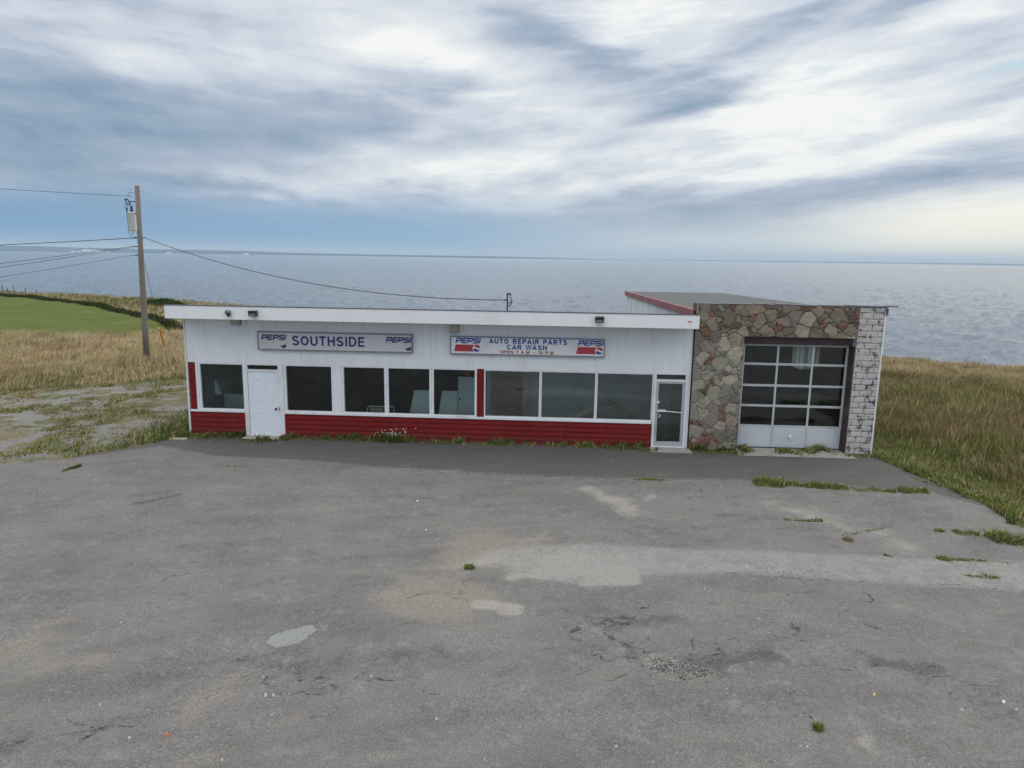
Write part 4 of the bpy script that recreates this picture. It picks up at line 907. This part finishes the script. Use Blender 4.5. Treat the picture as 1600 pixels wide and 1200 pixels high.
b = MB(); p = onp(7.95); b.tube([p+(-.08, -.05, 0), p+(-.32, -.05, .0), p+(-.38, -.05, -.04), p+(-.40, -.05, -.20)], .022, 8); b.build('bracket', M['can_grey'], up)
b = MB(); p = onp(7.55); 
b.tube([p+(-.10, -.05, 0), p+(-.40, -.05, 0)], .02, 8); b.tube([p+(-.45, -.05, .10), p+(-.58, -.05, .10)], .03, 8); b.tube([p+(-.55, -.05, .10), p+(-.53, -.05, -.02), p+(-.46, -.05, -.16)], .024, 8); b.tube([p+(-.46, -.05, -.16), p+(-.34, -.05, -.12)], .024, 8); b.tube([p+(-.46, -.05, .10), p+(-.40, -.05, .02), p+(-.34, -.05, -.12)], .028, 8)
b.build('fuse_cutout', M['steel_dark'], up)
b = MB(); b.tube([tx+(-.20, 0, .45), tx+(-.20, 0, .62)], .035, 8); b.tube([p+(-.55, -.05, -.14), tx+(-.28, 0, .8), tx+(-.22, 0, .55), tx+(-.21, 0, .2), tx+(-.20, 0, -.5), tx+(-.1, 0, -.75), tx+(.15, 0, -.72)], .010, 6)
b.tube([tx+(.02, 0, .70), tx+(-.12, 0, .80), tx+(-.2, 0, .62)], .008, 6); b.tube([tx+(0, 0, -.42), tx+(-.05, 0, -.62), tx+(.10, 0, -.75), tx+(.28, 0, -.60)], .010, 6); b.build('jumper_wires', M['wire'], up)
for z_ in (5.95, 5.55, 5.15): p = onp(z_); MB().tube([p+(-.13, -.05, 0), p+(-.24, -.05, 0)], .03, 8).build('wire_clamp', M['steel_dark'], up)
p = onp(5.95); MB().tube([p+(.10, -.02, -.02), p+(.30, -.05, 0)], .02, 6).build('wire_clamp', M['steel_dark'], up)
def wire(p0, p1, sag, name, label, rad=.013, n=28, cat='power line', group=None):
    p0, p1 = np.array(p0, float), np.array(p1, float); pts = []
    for k in range(n+1):
        t = k/n; q = p0*(1-t)+p1*t; q = q-(0, 0, 4*sag*t*(1-t)); pts.append(q)
    return tag(MB().tube(pts, rad, 5).build(name, M['wire']), label, cat, group)
MX = np.array((-1.72, 6.2, 0)); mz = Yp(790, 461, 6.2)[2]
mast = empty('service_mast', (MX[0], MX[1], 3.15), 'thin service mast with wire clamps rising behind the middle of the roof line', 'mast')
MB().tube([MX+(0, 0, 3.1), MX+(0, 0, mz)], .026, 8).build('pipe', M['steel_dark'], mast)
b = MB(); b.tube([MX+(0, 0, mz), MX+(.0, 0, mz+.05), MX+(.09, 0, mz+.05), MX+(.12, 0, mz-.02)], .04, 8); b.build('weather_head', M['steel_dark'], mast)
b = MB(); b.tube([MX+(-.12, -.03, mz-.18), MX+(-.02, -.03, mz-.18)], .03, 6); b.tube([MX+(.12, 0, mz-.05), MX+(.16, 0, mz-.3), MX+(.05, 0, mz-.42)], .02, 6); b.tube([MX+(.03, 0, mz-.30), MX+(.2, 0, mz-.22)], .018, 6); b.build('clamp', M['steel_dark'], mast)
wire(onp(5.93)+(.30, -.05, 0), MX+(-.12, -.03, mz-.18), .68, 'service_wire', 'long sagging service wire from the utility pole to the roof mast', .016)
# the line runs on to the next pole out of frame on the left
P2 = np.array((-62.0, -4.0, .0))
def lw(z0, x_edge, y_edge, sag, label, rad=.012):
    p0 = onp(z0)+(-.24, -.05, 0); t = .38; ex = p0[0]+(P2[0]-p0[0])*t; ey = p0[1]+(P2[1]-p0[1])*t
    # height where the line leaves the picture, found on the vertical plane that holds the wire
    d = ray(x_edge, y_edge); nrm = np.array((P2[1]-p0[1], -(P2[0]-p0[0]), 0)); tt = ((p0-CAM)@nrm)/(d@nrm); q = CAM+tt*d
    t = (q[0]-p0[0])/(P2[0]-p0[0]); z1 = (q[2]-p0[2]*(1-t)+4*sag*t*(1-t))/t
    return wire(p0, (P2[0], P2[1], z1), sag, 'power_line', label, rad), z1
_, zA = lw(7.78, 0, 295, .5, 'topmost power line running left from the utility pole', .010)
_, zB = lw(5.93, 0, 383, .6, 'thick power line running left below the transformer', .017)
_, zC = lw(5.57, 0, 412, .7, 'upper of two close power lines left of the pole in front of the sea', .011)
_, zD = lw(5.53, 0, 418, .9, 'lower of two close power lines left of the pole in front of the sea', .011)
_, zE = lw(5.17, 0, 433, .9, 'lowest and faintest power line running left in front of the sea', .009)
p2 = empty('utility_pole', tuple(P2), 'utility pole standing further along the line beyond the left edge', 'utility pole')
MB().tube([P2-(0, 0, .4), P2+(0, 0, max(zA, zB)+.4)], [.165, .115], 14).build('pole', M['wood_pole'], p2, smooth=True)
# guy wire with its orange guard
ga = np.array((*G(259, 549), 0.0)); gt = onp(5.0)
gw = empty('guy_wire', tuple(ga), 'guy wire of the utility pole with an orange plastic guard near the ground', 'guy wire')
MB().tube([ga, gt+(.1, 0, 0)], .008, 5).build('wire', M['wire'], gw)
gd_ = (gt-ga)/np.linalg.norm(gt-ga)
MB().tube([ga+gd_*.1, ga+gd_*2.1], [.05, .045], 8).build('guard', M['orange'], gw)
# old fence posts near the cliff on the left
for i, (a_, hh) in enumerate(((4, 1.4), (12, 1.0), (22, 1.3), (40, 1.2), (57, .9), (114, .7), (119, .7))):
    x, y = G(a_, 460+(a_*.04)); z_ = float(land_z(np.array([x]), np.array([y]))[0])
    lab = 'short weathered fence post at the far left cliff edge beyond the green field'
    o = MB().tube([(x, y, z_-.2), (x+.05, y, z_+hh*.75)], .06, 6).build('fence_post', M['old_wood']); tag(o, lab, 'fence post', 'old fence posts along the cliff')
# bits of litter and stones on the lot
def bit(pxx, pyy, sz, material, name, label, cat, group=None):
    x, y = G(pxx, pyy); b = MB(); n = 7; r5 = np.random.default_rng(int(pxx)); q = [(x+sz*r5.uniform(.6, 1.1)*math.cos(6.28*k/n), y+sz*.8*r5.uniform(.6, 1.1)*math.sin(6.28*k/n)) for k in range(n)]
    top = [(x+(a_-x)*.55, y+(c_-y)*.55, .012+sz*.55) for a_, c_ in q]
    i = len(b.v); b.v += [(a_, c_, -.01) for a_, c_ in q]+top
    for k in range(n): b.f.append((k, (k+1) % n, n+(k+1) % n, n+k))
    b.f.append(tuple(range(n, 2*n))); tag(b.build(name, material), label, cat, group)
bit(260, 1148, .026, M['plastic_orange'], 'litter', 'small crumpled orange scrap on the asphalt at lower left', 'litter')
bit(1366, 1087, .028, M['yellow'], 'litter', 'tiny yellow scrap on the asphalt at lower right', 'litter')
bit(1568, 1098, .032, M['plastic_white'], 'litter', 'white scrap on the asphalt near the right edge', 'litter')
bit(652, 784, .04, M['plastic_white'], 'litter', 'white scrap lying on the dark asphalt before the middle windows', 'litter')
bit(666, 829, .025, M['plastic_white'], 'litter', 'white scrap on the asphalt left of the pale strip', 'litter')
for (a_, b_) in ((189, 974), (415, 1087), (427, 1087), (425, 1118), (682, 1125), (757, 1188), (1201, 990), (1101, 921), (1250, 1167), (1261, 1168), (1452, 1195), (1588, 1110), (1185, 968), (156, 1102), (963, 1168), (1135, 1078), (1503, 1110), (877, 985), (202, 1154), (347, 1188), (580, 1058), (1167, 886), (930, 875)):
    bit(a_, b_, random.uniform(.012, .024), M['stone_bit'], 'pebble', 'small pale pebble lying loose on the grey asphalt', 'pebble', 'pale pebbles scattered on the lot')
o = MB().hexa([(-10.95, -.75, .0), (-10.45, -.72, .0), (-10.45, -.62, .0), (-10.95, -.65, .0), (-10.95, -.75, .05), (-10.45, -.72, .045), (-10.45, -.62, .045), (-10.95, -.65, .05)]).build('plank', M['inner_tan']); tag(o, 'short pale plank lying in the weeds at the left corner', 'plank')

# loose crushed stone in the pothole, along the pale strip and strewn over the lot
def crumbs(x, y, s, name, label):
    n = len(x); a_ = rng.uniform(0, 6.28, n); V_ = np.zeros((n, 6, 3))
    for k in range(4):
        q = a_+k*1.57+rng.uniform(-.4, .4, n); rr = s*rng.uniform(.6, 1.2, n); V_[:, k] = np.stack([x+rr*np.cos(q), y+rr*np.sin(q), s*rng.uniform(.1, .6, n)], -1)
    V_[:, 4] = np.stack([x+s*rng.uniform(-.3, .3, n), y, s*rng.uniform(.8, 1.3, n)], -1); V_[:, 5] = np.stack([x, y, -s], -1); V_[:, :, 2] -= .004
    i = np.arange(n)*6; T = np.concatenate([np.stack([i+k, i+(k+1) % 4, i+4], -1) for k in range(4)]+[np.stack([i+(k+1) % 4, i+k, i+5], -1) for k in range(4)])
    c_ = np.array((.24, .235, .225))*rng.uniform(.35, 1.55, (n, 1)); o = np_mesh(name, V_.reshape(-1, 3), np.zeros((0, 4), int), M['grit'], tris=T, cols=np.repeat(c_, 6, 0)); tag(o, label, 'gravel', kind='stuff')
M['grit'] = mat('grit', lambda nt, p: (setc(nt, p, attr(nt, 'Col', True)), setattr(p.inputs['Roughness'], 'default_value', .9)))
pc = np.array(G(1060, 1043)); n = 1100; x1 = pc[0]+rng.normal(0, .42, n); y1 = pc[1]+rng.normal(0, .16, n)-.10*(x1-pc[0]); pp = np.array(G(1010, 1035)); x1 = np.concatenate([x1, pp[0]+rng.normal(0, .14, 500)]); y1 = np.concatenate([y1, pp[1]+rng.normal(0, .12, 500)])
x2 = rng.uniform(-7, 8.5, 3200); y2 = rng.uniform(-13.6, -3, 3200); kk = fbm(x2*.6, y2*.6, 501, 4) > .50; x2, y2 = x2[kk], y2[kk]
x3 = rng.uniform(-.5, 9, 1500); y3 = -7.75-.05*x3+rng.normal(0, .35, 1500)
X3 = np.concatenate([x1, x2, x3]); Y3 = np.concatenate([y1, y2, y3])
crumbs(X3, Y3, np.concatenate([rng.uniform(.005, .017, len(x1)), rng.uniform(.003, .010, len(x2)), rng.uniform(.004, .012, len(x3))]), 'loose_gravel', 'loose crushed stone in the pothole and strewn over the lot')

# ------------------------------------------------------------------ grass and weeds
def blades(name, x, y, h, wd, colr, z0=None, lean=.35, wind=(.25, .1), droop=.25, parent=None):
    n = len(x); z0 = land_z(x, y) if z0 is None else z0
    th = rng.uniform(0, 2*math.pi, n); cx, sx_ = np.cos(th), np.sin(th); la = rng.uniform(0, 2*math.pi, n); lm = rng.uniform(0, lean, n)*h
    wa = (fbm(x*.45, y*.45, 301, 3)-.3)*5; wm = .15+.7*fbm(x*.7+5, y*.7, 303, 3)
    lx = np.cos(la)*lm+wm*np.cos(wa)*h*.8; ly = np.sin(la)*lm+wm*np.sin(wa)*h*.8
    hw = wd/2*rng.uniform(.6, 1.3, n)
    V_ = np.zeros((n, 5, 3))
    V_[:, 0] = np.stack([x-cx*hw, y-sx_*hw, z0-.02], -1); V_[:, 1] = np.stack([x+cx*hw, y+sx_*hw, z0-.02], -1)
    mx, my, mz_ = x+lx*.4, y+ly*.4, z0+h*.6
    V_[:, 2] = np.stack([mx+cx*hw*.8, my+sx_*hw*.8, mz_], -1); V_[:, 3] = np.stack([mx-cx*hw*.8, my-sx_*hw*.8, mz_], -1)
    V_[:, 4] = np.stack([x+lx, y+ly, z0+h*(1-droop*rng.uniform(0, 1, n))], -1)
    i = np.arange(n)*5
    q = np.stack([i, i+1, i+2, i+3], -1); t = np.stack([i+3, i+2, i+4], -1)
    if parent is not None: V_ = V_-WL[parent]
    return np_mesh(name, V_.reshape(-1, 3), q, M['blade'], tris=t, cols=np.repeat(colr, 5, 0), parent=parent)
def scatter(poly, n, dens=None):
    P = np.array(poly); lo, hi = P.min(0), P.max(0); x = rng.uniform(lo[0], hi[0], n); y = rng.uniform(lo[1], hi[1], n)
    k = inside(x, y, poly)
    if dens is not None: k &= rng.uniform(0, 1, n) < dens(x, y)
    return x[k], y[k]
def pick(palette, wts, jitter=.15, n=None):
    """palette colours mixed by per-blade weights"""
    P = np.array(palette); W = np.stack(wts, -1); W = W/W.sum(1, keepdims=True); cum = W.cumsum(1); u_ = rng.uniform(0, 1, len(W))[:, None]
    i = (u_ > cum).sum(1).clip(0, len(P)-1); return P[i]*rng.uniform(1-jitter, 1+jitter, (len(W), 1))
STRAW, TAN, OLIVE, GREEN, BGREEN, RUST, DGREEN = (.58, .475, .29), (.43, .34, .205), (.23, .20, .07), (.11, .16, .035), (.15, .25, .045), (.27, .165, .10), (.06, .10, .026)
# right meadow
RM = [(9.02, .3), (9.2, -.7), (9.5, -2.0), (9.85, -3.3), (10.0, -4.4), (9.95, -5.6), (10.8, -6.5), (14, -7.1), (24, -7.6), (30, -2), (34, 14), (24.2, 18.2), (21.8, 19.1), (20.4, 20.7), (14, 23.4), (9.2, 26.5)]
x, y = scatter(RM, 420000)
dl = -sdf(x, y, LOT); cs = coast_sd(x, y)
n1_, n2_, n3_ = fbm(x*.35, y*.35, 101), fbm(x*1.1, y*1.1, 103), fbm(x*.25+9, y*.5, 107)
far_ = sstep(8.5, 3.5, cs)
cl_ = sstep(.30, .72, fbm(x*1.6, y*1.6, 109, 4))
hgt = (.07+.50*sstep(.2, 3.5, dl)*(.25+1.0*cl_))*rng.uniform(.45, 1.2, len(x))*(1-.45*far_)
wt = [.15+.3*sstep(.45, .62, n1_)+2.2*far_, .7+1.6*far_+.4*n2_, 1.4+.8*n3_-.6*far_, .45*(1-far_)+1.8*sstep(.55, .66, n2_)*(1-far_)+1.0*sstep(3.0, .6, dl), 1.4*sstep(.56, .66, n3_)*sstep(7, 2, dl)+.8*sstep(2.5, .6, dl)+.02, 2.2*sstep(.40, .60, 1-n1_)*sstep(2.0, 4.5, dl)*(1-far_)+.02, .6*sstep(.5, .65, n3_)*(1-far_)+.02]
wt = [np.clip(q*np.ones(len(x)), .001, 9) for q in wt]
near_ = x < 40
tag(blades('meadow_grass', x, y, hgt, .019, pick([STRAW, TAN, OLIVE, GREEN, BGREEN, RUST, DGREEN], wt, .25)*np.where(far_ > .5, .85, .78)[:, None], lean=.5), 'rough brown and green meadow grass right of the garage', 'grass', kind='stuff')
# left dry grass band
DB = [(-62, 4), (-33, -1.0), (-20.6, 5.4), (-15.8, 9.2), (-11.0, 11.2), (-11.0, 30), (-24.7, 27.0), (-33.3, 21.3), (-60, 8)]
x, y = scatter(DB, 560000)
keep_ = (x > -46); x, y = x[keep_], y[keep_]
e_ = sdf(x, y, DB); n1_, n2_ = fbm(x*.3, y*.3, 131), fbm(x*.9, y*.9, 137)
nearb = sstep(5.5, 1.0, -((y-5)-(x+20.6)*.80)*.78*-1)          # distance from the stony ground edge
dd_ = ((y-5.2)-(x+20.6)*.80)*.78
gband = np.exp(-((dd_-1.8)/1.6)**2)
hgt = (.18+.48*sstep(.25, .75, fbm(x*1.1, y*1.1, 139, 4)))*rng.uniform(.45, 1.15, len(x))*(.55+.45*sstep(.5, 3.5, dd_))
wt = [1.6+.6*n1_, 1.5*np.ones(len(x)), .5+.9*gband, .15+1.3*gband*sstep(.42, .6, n2_), .02*np.ones(len(x)), .25+.9*sstep(.5, .62, n1_), .05+.9*gband*n2_]
tag(blades('dry_grass', x, y, hgt, .022, pick([STRAW, TAN, OLIVE, GREEN, BGREEN, RUST, DGREEN], wt), lean=.4), 'tall dry straw coloured grass around the utility pole', 'grass', kind='stuff')
# low growth on the stony ground
def gd2(x, y):
    n_ = fbm(x*.55+y*.25, y*.75-x*.4, 151, 4); e_ = -sdf(x, y, LOT); wall = sstep(2.6, .2, np.abs(x+10.7))*sstep(6, 1, np.abs(y-1))
    return np.clip(sstep(.48, .62, n_)+.5*sstep(.9, .1, e_)*(fbm(x*2, y*2, 155) > .5)+wall, 0, 1)
x, y = scatter([(-36, -3), (-20.6, 5.4), (-15.8, 9.4), (-10.66, 11), (-10.66, -.3), (-11.1, -1.0), (-12.6, -2.85), (-15.5, -4.3), (-22, -6.1), (-32, -8.5)], 230000, gd2)
n1_ = fbm(x*.6, y*.6, 161); wl = sstep(2.4, .2, np.abs(x+10.7))
hgt = (.02+.10*sstep(.4, .75, fbm(x*2.2, y*2.2, 163, 3))+.20*wl)*rng.uniform(.5, 1.3, len(x))
wt = [.20*np.ones(len(x)), .5+n1_, 1.2*np.ones(len(x)), 1.5+wl, .7*sstep(.45, .6, n1_)+.1, .35*np.ones(len(x)), .5+wl]
tag(blades('low_grass', x, y, hgt, .026, pick([STRAW, TAN, OLIVE, GREEN, BGREEN, RUST, DGREEN], wt), lean=.9), 'short patchy grass on the stony ground left of the shop', 'grass', kind='stuff')
# rough strip between hedge and cliff
ST = HEDGE[1:-1]+[(-22, 26), (-11, 30), (-11, 37), (-20, 43.4), (-42, 56), (-48, 59), (-55, 62.2), (-69, 65), (-90, 71)]
x, y = scatter(ST, 110000); n1_ = fbm(x*.2, y*.2, 171); n2_ = fbm(x*.5, y*.5, 173)
gr = sstep(12, 3, np.hypot(x+41, y-53.5))
hgt = (.30+.35*n2_)*rng.uniform(.6, 1.1, len(x))
wt = [1.0*np.ones(len(x)), 1.2-.6*gr, .8*np.ones(len(x)), .5+1.5*sstep(.5, .6, n2_)+gr, .1*np.ones(len(x)), .5*np.ones(len(x)), .2+1.2*gr]
tag(blades('cliff_grass', x, y, hgt, .06, pick([STRAW, TAN, OLIVE, GREEN, BGREEN, RUST, DGREEN], wt), lean=.5), 'rough tan grass between the hedge and the cliff', 'grass', kind='stuff')
# hedge: leaf sized faces along its line
def leaves(name, cx, cy, cz, size, colr, parent=None, origin=None):
    n = len(cx); a_ = rng.normal(size=(n, 3)); a_ /= np.linalg.norm(a_, axis=1)[:, None]; b_ = np.cross(a_, rng.normal(size=(n, 3))); b_ /= np.linalg.norm(b_, axis=1)[:, None]
    c_ = np.stack([cx, cy, cz], -1); s_ = (size*rng.uniform(.6, 1.3, n))[:, None]
    V_ = np.stack([c_-a_*s_, c_-b_*s_*.5, c_+a_*s_, c_+b_*s_*.5], 1)
    if origin is not None: V_ = V_-np.array(origin)
    i = np.arange(n)*4
    o = np_mesh(name, V_.reshape(-1, 3), np.stack([i, i+1, i+2, i+3], -1), M['blade'], cols=np.repeat(colr, 4, 0), parent=parent)
    if origin is not None: o.location = origin
    return o
HP = np.array(HEDGE[:-1]); sl_ = np.hypot(*np.diff(HP, axis=0).T); cum = np.concatenate([[0], sl_.cumsum()])
n = 60000; t_ = rng.uniform(15, cum[-1], n); hx = np.interp(t_, cum, HP[:, 0]); hy = np.interp(t_, cum, HP[:, 1])
hh = .06+.24*fbm(t_*.3, t_*0, 181, 4); off = rng.normal(0, .22, n); hz_ = rng.uniform(0, 1, n)**.8*hh*np.exp(-(off/.8)**2)*1.25
hc = np.array((.045, .055, .022))*rng.uniform(.6, 1.7, (n, 1)); x = hx+off*.6; y = hy+off*.8
tag(leaves('hedge', x, y, land_z(x, y)+hz_, .11, hc), 'dark low hedge curving along the far edge of the mown green field', 'hedge')
# shrubs by the cliff
for i, (a_, b_, wd, hh) in enumerate(((243, 477, 3.0, .6), (256, 478, 2.6, .75), (268, 480, 2.8, .6), (205, 471, 3.0, .25))):
    x0_, y0_ = G(a_, b_+2); n = 5000; rr2 = rng.uniform(0, 1, n)**.5; th = rng.uniform(0, 2*math.pi, n); el_ = rng.uniform(0, 1, n)
    k_ = .75+.5*fbm(np.cos(th)*1.5+i*3, np.sin(th)*1.5+el_*2, 191+i, 3); x = rr2*wd/2*np.cos(th)*k_; y = rr2*wd/2.4*np.sin(th)*k_
    z = el_*hh*np.sqrt(np.clip(1-rr2**2, 0.02, 1))*k_; z0_ = float(land_z(np.array([x0_]), np.array([y0_]))[0])
    c_ = np.array(((.05, .085, .02), (.035, .06, .018), (.05, .075, .02), (.08, .13, .03))[i])*rng.uniform(.6, 1.6, (n, 1))
    sh = empty('shrub', (x0_, y0_, z0_), ('rounded green shrub near the cliff just right of the utility pole', 'tallest dark green shrub near the cliff beside the shop roof', 'dark shrub near the cliff half hidden by the shop roof corner', 'low bright green shrub near the cliff touching the utility pole')[i], 'shrub', 'shrubs near the cliff')
    leaves('foliage', x, y, z, .12, c_, parent=sh)
    b = MB()
    for k in range(5):
        q = rng.uniform(0, 6.28); b.tube([(x0_, y0_, z0_-.1), (x0_+.3*math.cos(q), y0_+.3*math.sin(q), z0_+hh*.4), (x0_+wd*.28*math.cos(q), y0_+wd*.25*math.sin(q), z0_+hh*.7)], [.05, .035, .012], 5)
    b.build('stems', M['old_wood'], sh)
# weeds at the foot of the walls
def strip_pts(x0_, x1_, y0_, y1_, n, f=1.7, th=.45, seed=201):
    x = rng.uniform(x0_, x1_, n); y = y1_-np.abs(rng.normal(0, 1, n))*(y1_-y0_)*.5; k = fbm(x*f, y*.5, seed, 4) > th; return x[k], y[k]
X_, Y_ = [], []
for a_ in ((-11.6, -8.95, -.55, -.02, 9000, 1.7, .30, 1), (-7.9, -6.2, -.35, -.03, 4500, 1.7, .40, 2), (-8.9, -7.9, -.75, -.45, 900, 1.7, .4, 3), (-6.4, 2.9, -.26, -.03, 18000, 3.2, .38, 4), (3.95, 5.35, -.45, -.08, 6500, 1.7, .30, 5), (5.35, 8.2, -.30, .24, 5500, 1.3, .50, 6), (2.5, 3.0, -.4, -.05, 1400, 2, .2, 7), (8.2, 9.2, -.35, -.1, 2500, 2, .35, 8)):
    q = strip_pts(*a_); X_.append(q[0]); Y_.append(q[1])
x, y = np.concatenate(X_), np.concatenate(Y_); n1_ = fbm(x*2.2, y*2, 211)
hgt = (.02+.22*sstep(.35, .8, fbm(x*4.5, y*4.5, 213, 3))*sstep(.35, .65, n1_))*rng.uniform(.25, 1.3, len(x))
wt = [.25*np.ones(len(x)), .5*np.ones(len(x)), .8*np.ones(len(x)), 1.4*np.ones(len(x)), .35+.8*sstep(.55, .7, n1_), .3*np.ones(len(x)), 1.4*np.ones(len(x))]
tag(blades('wall_weeds', x, y, hgt, .022, pick([STRAW, TAN, OLIVE, GREEN, BGREEN, RUST, DGREEN], wt), z0=np.zeros(len(x))+.0, lean=.9), 'weeds growing along the foot of the shop and garage fronts', 'weeds', kind='stuff')
# weeds in the joints of the lot
def line_weeds(pts, n, wdt, th, seed):
    P = np.array(px(*pts)); sl = np.hypot(*np.diff(P, axis=0).T); cu2 = np.concatenate([[0], sl.cumsum()]); t = rng.uniform(0, cu2[-1], n)
    x = np.interp(t, cu2, P[:, 0]); y = np.interp(t, cu2, P[:, 1])+rng.normal(0, wdt, n); k = fbm(t*1.6, t*0+seed, seed, 3) > th; return x[k], y[k]
X_, Y_, Hh_ = [], [], []
for (pts, n, wdt, th, h_) in ((((1178, 755), (1230, 757), (1300, 763), (1380, 768), (1448, 771)), 9000, .06, .30, .085), (((1180, 756), (1225, 757)), 2600, .09, .1, .15), (((970, 749), (1170, 754)), 1800, .03, .50, .035), (((1225, 813), (1285, 814)), 700, .03, .3, .04), (((1440, 827), (1475, 831)), 300, .03, .3, .04), (((1492, 833), (1528, 836)), 700, .05, .1, .08), (((1545, 842), (1600, 852), (1640, 856)), 2500, .08, .2, .12), (((1380, 868), (1640, 884)), 900, .03, .58, .05), (((1464, 873), (1482, 875)), 400, .04, 0, .08), (((1290, 842), (1420, 818)), 300, .03, .55, .03), (((1420, 745), (1470, 762)), 300, .04, .45, .04), (((1500, 899), (1560, 905)), 350, .04, .4, .04), (((600, 734), (720, 741)), 300, .02, .5, .03), (((430, 730), (300, 728)), 200, .03, .5, .03), (((100, 735), (125, 729)), 350, .06, .1, .06)):
    q = line_weeds(pts, n, wdt, th, 7+len(X_)); X_.append(q[0]); Y_.append(q[1]); Hh_.append(np.full(len(q[0]), h_))
# ragged grass fringe along the right edge of the lot
edg = [(9.05, -.3), (9.34, -1.8), (9.62, -3.0), (9.82, -4.2), (9.75, -5.0), (9.78, -5.9), (10.6, -6.8)]
P = np.array(edg); sl = np.hypot(*np.diff(P, axis=0).T); cu2 = np.concatenate([[0], sl.cumsum()]); t = rng.uniform(0, cu2[-1], 12000)
X_.append(np.interp(t, cu2, P[:, 0])+np.abs(rng.normal(0, .30, len(t)))-.10); Y_.append(np.interp(t, cu2, P[:, 1])+rng.normal(0, .08, len(t))); Hh_.append(np.full(len(t), .15))
x, y, h_ = np.concatenate(X_), np.concatenate(Y_), np.concatenate(Hh_)
wt = [.25*np.ones(len(x)), .5*np.ones(len(x)), .9*np.ones(len(x)), 1.6*np.ones(len(x)), .8*np.ones(len(x)), .3*np.ones(len(x)), 1.2*np.ones(len(x))]
tag(blades('crack_weeds', x, y, h_*(.25+1.3*sstep(.3, .75, fbm(x*3.5, y*3.5, 223, 3)))*rng.uniform(.3, 1.3, len(x)), .016, pick([STRAW, TAN, OLIVE, GREEN, BGREEN, RUST, DGREEN], wt), z0=np.zeros(len(x)), lean=1.0), 'green weeds growing in the cracks and along the edge of the lot', 'weeds', kind='stuff')
# single tufts
def tuft(a_, b_, rad, hh, n, label, cols=(GREEN, DGREEN, OLIVE)):
    x0_, y0_ = G(a_, b_); th = rng.uniform(0, 6.28, n); rr2 = rng.uniform(0, 1, n)**.6*rad; x = x0_+rr2*np.cos(th); y = y0_+rr2*np.sin(th)
    o = empty('grass_tuft', (x0_, y0_, 0), label, 'grass tuft')
    C_ = np.array(cols)[rng.integers(0, len(cols), n)]*rng.uniform(.8, 1.2, (n, 1))
    blades('blades', x, y, np.full(n, hh)*rng.uniform(.4, 1.2, n), .012, C_, z0=np.zeros(n), lean=1.3, parent=o)
tuft(733, 888, .10, .06, 220, 'small green tuft on the asphalt left of the pale patch')
tuft(1278, 1140, .055, .06, 200, 'tiny green tuft on the asphalt at lower right')
tuft(1325, 844, .10, .06, 160, 'brown green tuft in the worn light streak at right', cols=(OLIVE, RUST, GREEN))
# flowering plant against the red siding
fp = empty('flowering_plant', (-4.66, -.22, 0), 'white flowering weed against the red siding below the middle windows', 'flowering plant')
n = 900; x = -4.66+rng.normal(0, .22, n); y = -.20+rng.normal(0, .07, n); blades('leaves', x, y, rng.uniform(.08, .34, n), .018, pick([GREEN, DGREEN, OLIVE], [np.ones(n)]*3), z0=np.zeros(n), lean=.8, parent=fp)
n = 60; x = -4.66+rng.normal(0, .20, n); x[:9] = -4.22+rng.normal(0, .05, 9); y = -.24+rng.normal(0, .05, n); z = np.clip(rng.normal(.26, .08, n), .06, .42)
b = MB()
for i in range(n):
    c_ = np.array((x[i], y[i], z[i])); r_ = rng.uniform(.010, .020); t1 = rng.normal(0, .5); 
    b.poly([tuple(c_+np.array((r_*math.cos(q), -.3*r_*math.sin(q)-.004*(k % 2), r_*math.sin(q)))) for k, q in enumerate(np.linspace(0, 6.28, 9)[:-1])])
b.build('blossom', M['plastic_white'], fp)

# ------------------------------------------------------------------ haze
hz_m = bpy.data.materials.new('haze'); hz_m.use_nodes = True; nt = hz_m.node_tree; nt.nodes.clear()
o_ = nt.nodes.new('ShaderNodeOutputMaterial'); v_ = nt.nodes.new('ShaderNodeVolumePrincipled')
v_.inputs['Density'].default_value = 4.8e-5; v_.inputs['Color'].default_value = (.70, .86, 1.0, 1); v_.inputs['Anisotropy'].default_value = 0.0
nt.links.new(v_.outputs[0], o_.inputs['Volume'])
tag(MB().box(-50000, 50000, -50000, 50000, -15.0, 330).build('haze', hz_m), 'pale blue haze over the sea', 'haze', kind='stuff')
